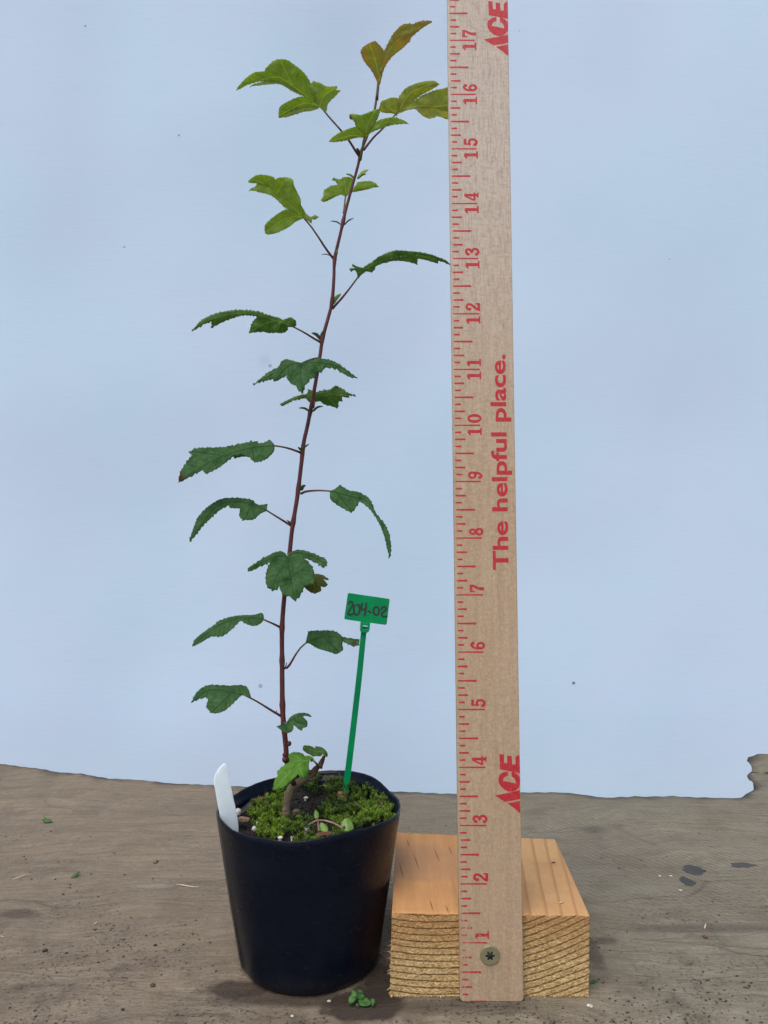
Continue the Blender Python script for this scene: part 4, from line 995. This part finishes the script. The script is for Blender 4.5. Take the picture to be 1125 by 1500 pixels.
# stipules and buds at the nodes
def blade(crop, pts, wpx, mat, Y=SY, name='stipule'):
    L = smooth_line([P(x, y, Y-.03*i) for i, (x, y) in enumerate(cv(crop, pts))], .03); n = len(L); m_ = MB(); vs_ = []
    for i, p in enumerate(L):
        t = (L[min(i+1, n-1)]-L[max(0, i-1)]).normalized(); s_ = t.cross(Vector((0, 1, 0))).normalized()
        f = i/(n-1); w_ = wpx*K*.5*(math.sin(math.pi*min(1, f*.85+.15))**.7+.08)
        vs_ += [p-s_*w_, p+Vector((0, -w_*.5, 0)), p+s_*w_]
    m_.add(vs_, [(3*i+k, 3*i+k+1, 3*i+k+4, 3*i+k+3) for i in range(n-1) for k in range(2)], tone=.3)
    o = m_.build(name, M[mat], sap, origin=L[0]); solid(o, .012); return o
for crop, pts, w_, mt in ((CB, [(545,320),(525,306),(495,302)], 1.6, 'leaf_old'), (CB, [(562,320),(580,300),(605,288)], 1.8, 'leaf_old'), (CB, [(608,102),(590,86),(568,80)], 2.6, 'leaf_mid'), (CB, [(624,100),(648,74),(674,60)], 4.5, 'leaf_young'),
                          (CB, [(622,104),(645,86),(665,80)], 1.8, 'leaf_old'), (CB, [(514,478),(520,460),(530,438)], 4.2, 'leaf_mid'), (CB, [(508,690),(522,664),(545,645)], 5, 'leaf_mid'), (CB, [(492,465),(475,458),(453,460)], 1.0, 'leaf_old'),
                          (CC, [(706,185),(688,162),(663,153)], 4.2, 'leaf_old'), (CC, [(706,185),(712,164),(718,143)], 4.5, 'leaf_old'), (CC, [(652,522),(630,508),(603,507)], 2.6, 'leaf_old'), (CC, [(668,524),(692,503),(718,499)], 2.8, 'leaf_old'),
                          (CC, [(618,706),(605,696),(598,690)], 3.2, 'leaf_old'), (CC, [(616,706),(632,690),(652,676)], 2.4, 'leaf_old'), (CD, [(630,308),(636,290),(650,284)], 4.4, 'leaf_old'), (CD, [(580,462),(572,450),(562,442)], 2.6, 'leaf_old'),
                          (A2_, [(315,550),(305,520),(300,488)], 6.0, 'leaf_old'), (CE, [(524,432),(528,420),(531,406)], 1.2, 'leaf_old'), (CE, [(488,643),(484,634),(487,624)], 1.2, 'leaf_old'), (CA, [(655,560),(652,545),(648,533)], 1.6, 'leaf_mid')):
    blade(crop, pts, w_, mt)

# ================================================================== TAGS IN THE POT
C5 = (310, 1110, 10.227)
wt = [(250, 1200), (150, 955), (100, 750), (60, 520), (36, 400), (35, 320), (60, 240), (110, 160), (170, 95), (200, 86), (226, 115), (250, 220), (290, 430), (330, 620), (362, 760), (400, 1000), (400, 1200)]
L = [(q.x, q.y) for q in smooth_line([Vector((*p, 0)) for p in cv(C5, wt)], 2, True, 30)]
V, Fc = fill(L, grid_in(L, 5)); mb = MB()
def tagY(px, py): return 13.80+(px-330)*.004-(1200-py)*.0016+.10*((py-1160)/60)**2*.3
mb.add([P(p.x, p.y, tagY(p.x, p.y)) for p in V], Fc)
o = mb.build('plant_tag', M['white']); solid(o, .03); bevel(o, .006)
tag(o, 'blank white plastic plant label pushed in at the left rim of the pot', 'plant label')
# green loop tag with strap
C3 = (495, 860, 12.5); GY = 15.62
gt = empty('green_tag', P(508, 1147, GY), 'green plastic strap tag marked 204-02 standing in the back of the pot', 'plant tag')
def GP(px, py, d=0.0):
    p = P(px, py, GY-.05-d); return p
pl = [(205, 108), (195, 112), (180, 128), (118, 560), (120, 578), (138, 590), (415, 630), (418, 640), (590, 655), (600, 655), (865, 690), (885, 685), (895, 668), (947, 245), (945, 228), (928, 214), (235, 113)]
L = cv(C3, pl); V, Fc = fill(L, grid_in(L, 6)); mb = MB(); mb.smooth = False; mb.add([GP(p.x, p.y) for p in V], Fc)
o = mb.build('placard', M['green'], gt); solid(o, .035, -1 if False else 0)
hd = [(412, 640), (405, 760), (402, 790), (425, 815), (470, 835), (530, 835), (560, 815), (580, 780), (592, 650)]
hole = [(458, 695), (545, 700), (550, 765), (455, 760)]
ho = cv(C3, hd); hi = cv(C3, hole)
if sum(ho[i-1][0]*ho[i][1]-ho[i][0]*ho[i-1][1] for i in range(len(ho))) < 0: ho = ho[::-1]
if sum(hi[i-1][0]*hi[i][1]-hi[i][0]*hi[i-1][1] for i in range(len(hi))) < 0: hi = hi[::-1]
V3, E3, F3, ov, oe, of = delaunay_2d_cdt([Vector(p) for p in ho+hi], [], [list(range(len(ho))), list(range(len(ho), len(ho)+4))], 0, 1e-6)
mb = MB(); mb.smooth = False
mb.add([GP(p.x, p.y, .02) for p in V3], [tuple(f) for f, q in zip(F3, of) if 0 in q and 1 not in q])
o = mb.build('lock_head', M['green'], gt); solid(o, .12, 0); bevel(o, .01)
mb = MB(); q = cv(C3, [(452, 722), (553, 726), (553, 768), (452, 762)]); mb.smooth = False
mb.add([GP(*p, .0) for p in q], [(0, 1, 2, 3)]); o2 = mb.build('pawl', M['green'], o); solid(o2, .05, 0)
sp = [(533.6, 918), (532.7, 926), (528, 974), (522.3, 1025.6), (515, 1087.6), (508, 1145), (505, 1170)]
L = smooth_line([P(x, y, GY-.03) for x, y in sp], .25); mb = MB(); mb.smooth = False; vs_ = []; n = len(L)
for i, p in enumerate(L):
    w_ = .058+.010*i/(n-1); vs_ += [p+Vector((-w_, -.018, 0)), p+Vector((w_, -.018, 0)), p+Vector((w_, .018, 0)), p+Vector((-w_, .018, 0))]
mb.add(vs_, [(4*i+k, 4*i+(k+1) % 4, 4*i+4+(k+1) % 4, 4*i+4+k) for i in range(n-1) for k in range(4)]+[(3, 2, 1, 0), (4*n-4, 4*n-3, 4*n-2, 4*n-1)])
o = mb.build('strap', M['green'], gt); recalc(o); bevel(o, .008)
W = 3.2
pol = []
for st_ in ([(200,305),(212,275),(240,264),(270,288),(265,335),(235,385),(200,440),(186,490),(205,510),(285,495)],
            [(305,335),(290,400),(300,470),(335,508),(375,492),(395,430),(388,335)], [(350,328),(385,330)],
            [(448,305),(432,350),(428,415),(470,412),(512,392)], [(520,300),(512,400),(490,520)],
            [(562,440),(598,466)],
            [(800,412),(815,372),(850,358),(880,380),(870,425),(825,465),(800,500),(825,542),(895,535)]):
    pol += stroke(cv(C3, st_), W, False, 1.2)
pol += stroke(cv(C3, [(703+52*math.cos(a), 437+76*math.sin(a)) for a in [2*math.pi*i/14 for i in range(14)]]), W, True, 1.2)
V, Fc = fill(None, (), pol); mb = MB(); mb.smooth = False
mb.add([GP(p.x, p.y, .0195) for p in V], Fc); mb.build('handwriting', M['marker'], gt)

# ================================================================== LITTLE THINGS IN THE POT
def on_soil(px, py, lift=0.0):
    z = 2.6
    for _ in range(6): p = G(px, py, z); z = soil_z(p.x, p.y)+lift
    return G(px, py, z)
# perlite
for i, (px, py, s_, sq, lab) in enumerate((
        (447, 1218, 7.0, (1, .9, 1.15), 'largest crumbly white perlite lump at the front of the pot'),
        (378.5, 1207, 4.2, (1, 1, .9), 'white perlite grain in front of the left moss cushion'),
        (372, 1214, 4.2, (1, 1, .8), 'white perlite grain nearest the left front rim'),
        (345.5, 1191, 6.8, (1.25, 1, 1), 'grey white pebble-like lump leaning against the white label'),
        (409.5, 1228, 4.2, (1.2, 1, .8), 'yellowish white grain close to the front rim'),
        (427.5, 1226.5, 3.0, (1.2, 1, .7), 'flat pale grain between the moss and the front rim'),
        (562, 1186.5, 5.0, (.9, 1, 1.1), 'greenish white lump in the moss at the right side'),
        (447.5, 1169, 3.4, (1.3, 1, .7), 'small pale grain on the bare dark soil behind the root'),
        (505.5, 1170.5, 2.0, (1, 1, 1), 'tiny pale grain beside the brown crumb at the back'),
        (374.5, 1175.5, 3.2, (1, .8, 1), 'pale grain at the left beside the inner pot wall'))):
    lift = {0: .12, 3: .12, 4: .1, 5: .08, 6: .12}.get(i, .05)
    p = on_soil(px, py, lift); mb = MB()
    s_ *= 1.0
    for q in range(6 if s_ > 4 else 3):
        mb.blob(p+Vector((rnd.uniform(-.5, .5), rnd.uniform(-.5, .5), rnd.uniform(-.45, .5)))*s_*K*.75, s_*K*rnd.uniform(.5, .72), 2, .7, q+i*7, sq)
    z0 = p.z-lift-.02
    mb.blob(Vector((p.x, p.y, (z0+p.z)/2)), max(.02, s_*K*.5), 1, .3, i, (1, 1, max(1, (p.z-z0)/max(.02, s_*K*.5)*.6)))
    o = mb.build('perlite_grain', M['perlite']); tag(o, lab, 'perlite', 'perlite grains on the soil')
def chip(name, px, py, L, w_, h_, ang, mat, lab, cat, grp=None, lift=.03, tilt=0, ground=False):
    p = (G(px, py, 0) if ground else on_soil(px, py, lift)); mb = MB(); nn = 7; vs_ = []
    dx = Vector((math.cos(ang)*math.cos(tilt), math.sin(ang)*math.cos(tilt), math.sin(tilt))); dy = Vector((-math.sin(ang), math.cos(ang), 0)); dz = dx.cross(dy)
    for i in range(nn):
        f = i/(nn-1)-.5; k_ = (1-abs(f*2)**4*.7)*(1+.25*fbm((i*1.3, px, py)))
        c = p+dx*L*f+dz*(h_*.5+.02*fbm((i*.6, px, 1)))
        vs_ += [c+dy*w_*.5*k_+dz*h_*.5, c-dy*w_*.5*k_+dz*h_*.5*(.8), c-dy*w_*.5*k_-dz*h_*.5, c+dy*w_*.5*k_-dz*h_*.5]
    mb.add(vs_, [(4*i+k, 4*i+(k+1) % 4, 4*i+4+(k+1) % 4, 4*i+4+k) for i in range(nn-1) for k in range(4)]+[(3, 2, 1, 0), (4*nn-4, 4*nn-3, 4*nn-2, 4*nn-1)])
    mb.smooth = False; o = mb.build(name, M[mat]); recalc(o); return tag(o, lab, cat, grp)
chip('bark_chip', 347, 1202, .48, .12, .05, -.05, 'chip', 'tan strip of bark lying by the foot of the white label', 'bark chip', lift=.16)
chip('bark_chip', 364, 1187, .5, .1, .09, .95, 'darkchip', 'dark stick of bark leaning up behind the pale lump at the left', 'bark chip', lift=.16, tilt=.35)
chip('bark_chip', 383, 1173, .16, .12, .06, .4, 'redbrown', 'red brown scrap on the left beside the back moss cushion', 'bark chip', lift=.05)
chip('bark_chip', 502, 1167, .2, .14, .09, .1, 'chip', 'rounded brown crumb among the moss at the back', 'bark chip', lift=.12)
chip('bark_chip', 434, 1192, .16, .12, .07, .8, 'chip', 'small tan chip on bare soil right of the root', 'bark chip', lift=.05)
chip('dead_leaf', 475, 1222, .3, .14, .02, .25, 'redbrown', 'dark red dead leaf tucked against the front rim', 'dead leaf', lift=.13)
def fibre(name, pxs, r_, mat, lab, cat, lift=.1, ground=False, grp=None):
    pts = smooth_line([(G(x, y, r_*1.0+h) if ground else on_soil(x, y, lift+h)) for x, y, h in pxs], .03); mb = MB()
    mb.tube(pts, [r_*(1-.5*abs(i/(len(pts)-1)*2-1)) for i in range(len(pts))], 6)
    o = mb.build(name, M[mat]); return tag(o, lab, cat, grp)
fibre('dry_stalk', [(474, 1150, .12), (490, 1156, .06), (497, 1161, -.1)], .012, 'straw', 'thin bent dry stalk lying on the moss at the back', 'dry stalk')
fibre('dry_stalk', [(518, 1138, .1), (527, 1147, .05), (532, 1150, -.1)], .012, 'chip', 'short brown stalk leaning by the back wall of the pot', 'dry stalk')
fibre('dry_stalk', [(389, 1156, .22), (388, 1166, .1), (386, 1174, -.08)], .012, 'redbrown', 'upright reddish stalk at the left inner wall of the pot', 'dry stalk')
fibre('dry_stalk', [(552, 1168, .1), (560, 1178, .12), (567, 1184, -.06)], .011, 'chip', 'short brown stalk near the right rim', 'dry stalk')
# little weed with round leaves
wd = empty('weed_seedling', on_soil(466, 1201), 'tiny weed seedling with round bright leaves by the front rim', 'weed')
mb = MB()
C6 = (420, 1150, 6.25)
def sp6(x, y, lift): q = cv(C6, [(x, y)])[0]; return on_soil(q[0], q[1], lift)
for L_, r_ in (([(285,322,.2),(350,325,.26),(430,350,.27),(495,385,.26),(530,380,.26)], .016), ([(290,325,.2),(288,380,.16),(300,440,.1),(310,470,-.05)], .013), ([(285,322,.2),(240,340,.17),(190,370,.1),(170,385,-.05)], .016), ([(275,320,.2),(272,290,.28)], .01)):
    mb.tube(smooth_line([sp6(*q) for q in L_], .03), r_, 7)
mb.build('runner', M['runner'], wd)
def roundleaf(c6, outline, lift):
    L = [(q.x, q.y) for q in smooth_line([Vector((*p, 0)) for p in cv(C6, outline)], 1.2, True, 60)]
    c0 = sp6(*c6, lift); V, Fc = fill(L, grid_in(L, 2)); m_ = MB()
    cc = cv(C6, [c6])[0]
    m_.add([P(p.x, p.y, c0.y+.006*(p.y-cc[1])*-1.2+.02*abs(p.x-cc[0])*.15) for p in V], Fc); o = m_.build('leaf', M['sprout'], wd); solid(o, .02)
roundleaf((550, 400), [(500,425),(495,370),(515,325),(550,305),(585,325),(612,380),(610,408),(560,425)], .24)
roundleaf((340, 390), [(305,410),(300,360),(320,342),(360,365),(380,400),(375,435),(345,440)], .16)
roundleaf((270, 270), [(265,315),(248,280),(262,225),(290,255),(295,290),(280,315)], .28)

# ================================================================== DEBRIS ON THE TABLE
def leaf_bits(name, bits, lab, cat='leaf scrap', mat='scrap'):
    """crumpled scrap of leaf: each bit is (outline px, tilt) standing on the table"""
    mb = MB()
    for outline, y_add, lean_ in bits:
        L = [(q.x, q.y) for q in smooth_line([Vector((*p, 0)) for p in outline], 1.2, True, 45)]
        by = max(p[1] for p in L); Yb = G(L[0][0], by, .012).y-.02-abs(y_add)
        V, Fc = fill(L, grid_in(L, 2.2)); 
        mb.add([P(p.x, p.y, Yb+(by-p.y)*K*lean_+.02*fbm((p.x*.2, p.y*.2, 0), 2)*min(1, (by-p.y)/5)) for p in V], Fc)
    o = mb.build(name, M[mat]); solid(o, .012); return tag(o, lab, cat)
C4 = (490, 1430, 12.5)
leaf_bits('leaf_scrap', [(cv(C4, [(310,250),(400,275),(415,340),(390,420),(330,500),(290,520),(255,470),(265,390),(310,330)]), .06, .4),
                         (cv(C4, [(430,300),(425,250),(480,240),(520,290),(555,380),(520,420),(440,430),(395,400)]), .02, .3),
                         (cv(C4, [(430,440),(540,410),(590,390),(640,420),(670,510),(600,550),(500,545),(450,520)]), -.02, .9),
                         (cv(C4, [(670,410),(730,410),(740,480),(710,555),(680,540),(665,470)]), .02, .5),
                         (cv(C4, [(385,520),(420,490),(445,560),(430,575)]), 0, .4)],
          'crumpled green leaf scrap on the table between pot and block', 'leaf scrap')
leaf_bits('leaf_scrap', [([(61, 1201), (65, 1199), (64, 1195), (68, 1199), (75, 1200), (76, 1204), (66, 1205)], 0, 1.2)], 'tiny green leaf scrap far left near the table back edge')
leaf_bits('leaf_scrap', [([(104, 1285), (109, 1281), (116, 1276), (116, 1280), (110, 1285)], 0, 1.4)], 'thin greenish scrap on the left half of the table')
leaf_bits('leaf_scrap', [([(864, 1438), (870, 1435), (876, 1434), (872, 1438), (865, 1441)], 0, 1.2)], 'slim green scrap at the right bottom corner of the block')
for pts_, r_, mt, lab in (([(18, 1288, .01), (32, 1284, .02), (45, 1279, .0)], .011, 'straw', 'pale forked straw at the far left of the table'),
                          ([(22, 1286, 0), (38, 1280, .01)], .008, 'straw', 'shorter straw lying against the far left one'),
                          ([(258, 1295, .01), (266, 1296, .01), (282, 1299, .01), (291, 1299, 0)], .014, 'straw', 'white dry stalk on the table left of the pot'),
                          ([(136, 1355, .0), (143, 1350, .01)], .014, 'straw', 'short pale splinter in the lower left of the table'),
                          ([(1032, 1360, 0), (1034, 1353, .01)], .016, 'straw', 'short pale splinter on the table right of the block'),
                          ([(0, 1371, .0), (6, 1372, 0)], .01, 'straw', 'pale splinter at the left edge of the photo')):
    fibre('dry_stalk', pts_, r_, mt, lab, 'dry stalk', ground=True)
for i, (px, py, s_, mt, lab) in enumerate(((482, 1467, 3.0, 'perlite', 'small white grain on the damp patch in front of the pot'), (427, 1488, 3.0, 'perlite', 'off-white grain near the bottom edge below the pot'), (864, 1473, 3.6, 'perlite', 'pale grey pebble below the right corner of the block'),
                               (1033, 1372, 3.6, 'redbrown', 'dark red crumb right of the block'), (1050, 1217, 2.0, 'redbrown', 'dark speck far back at the right'), (139, 1362, 3, 'redbrown', 'flat red brown crumb in the lower left'),
                               (997, 1304, 2.6, 'perlite', 'white grain below the two dark stains'), (966, 1283, 2.2, 'perlite', 'white speck left of the dark stains'), (229, 1262, 5.0, 'chip', 'brown soil clod left of the pot'), (179, 1479, 2.6, 'darkchip', 'small black crumb near the bottom left'), (227, 1385, 3.0, 'darkchip', 'dark crumb left of the pot foot'), (224, 1443, 4.0, 'crumb', 'flat brown clod in front on the left'),
                               (983, 1283, 2.4, 'perlite', 'white chip touching the upper dark stain'), (66, 1392, 4.0, 'darkchip', 'dark bent crumb low on the left'))):
    mb = MB(); p = G(px, py, s_*K*.35)
    for q in range(3): mb.blob(p+Vector((rnd.uniform(-.5, .5), rnd.uniform(-.5, .5), 0))*s_*K, s_*K*.6, 2, .7, i*5+q, (1.2, 1, .6))
    o = mb.build('crumb', M[mt]); tag(o, lab, 'crumb', 'single crumbs scattered on the table')
# bits on the block
for px, py, mt, lab in ((822, 1323, 'straw', 'pale shaving near the right front edge of the block top'), (600, 1221, 'straw', 'curled shaving at the back left edge of the block top'), (811, 1264, 'darkchip', 'dark speck on the right of the block top')):
    mb = MB(); p = G(px, py, ztop-.04*(px-578)/286)
    mb.tube([p+Vector((-.05, -.015, .006)), p+Vector((0, .0, .016)), p+Vector((.045, .02, .004))], [.006, .012, .005], 6)
    tag(mb.build('wood_shaving', M[mt]), lab, 'shaving', 'bits lying on the wood block')
# fine dirt, too many to count
mb = MB(); crnd = random.Random(11)
for k_ in range(2600):
    px = crnd.uniform(-20, 1145); py = 1500-(crnd.random()**1.4)*310
    if 568 < px < 868 and py > 1215 and py < 1470: continue
    if 320 < px < 590 and py < 1460: continue
    den = noise.noise(Vector((px*.008, py*.014, 4)))
    if den < -.15+crnd.random()*.4: continue
    s0 = crnd.choice((.006, .008, .011, .014, .02)); p = G(px, py, s0*.3); mb.blob(p, s0, 1, .9, k_, (1.3, 1.1, .6))
o = mb.build('fine_dirt', M['crumb']); tag(o, 'fine dark soil crumbs scattered over the tabletop', 'dirt', None, 'stuff')
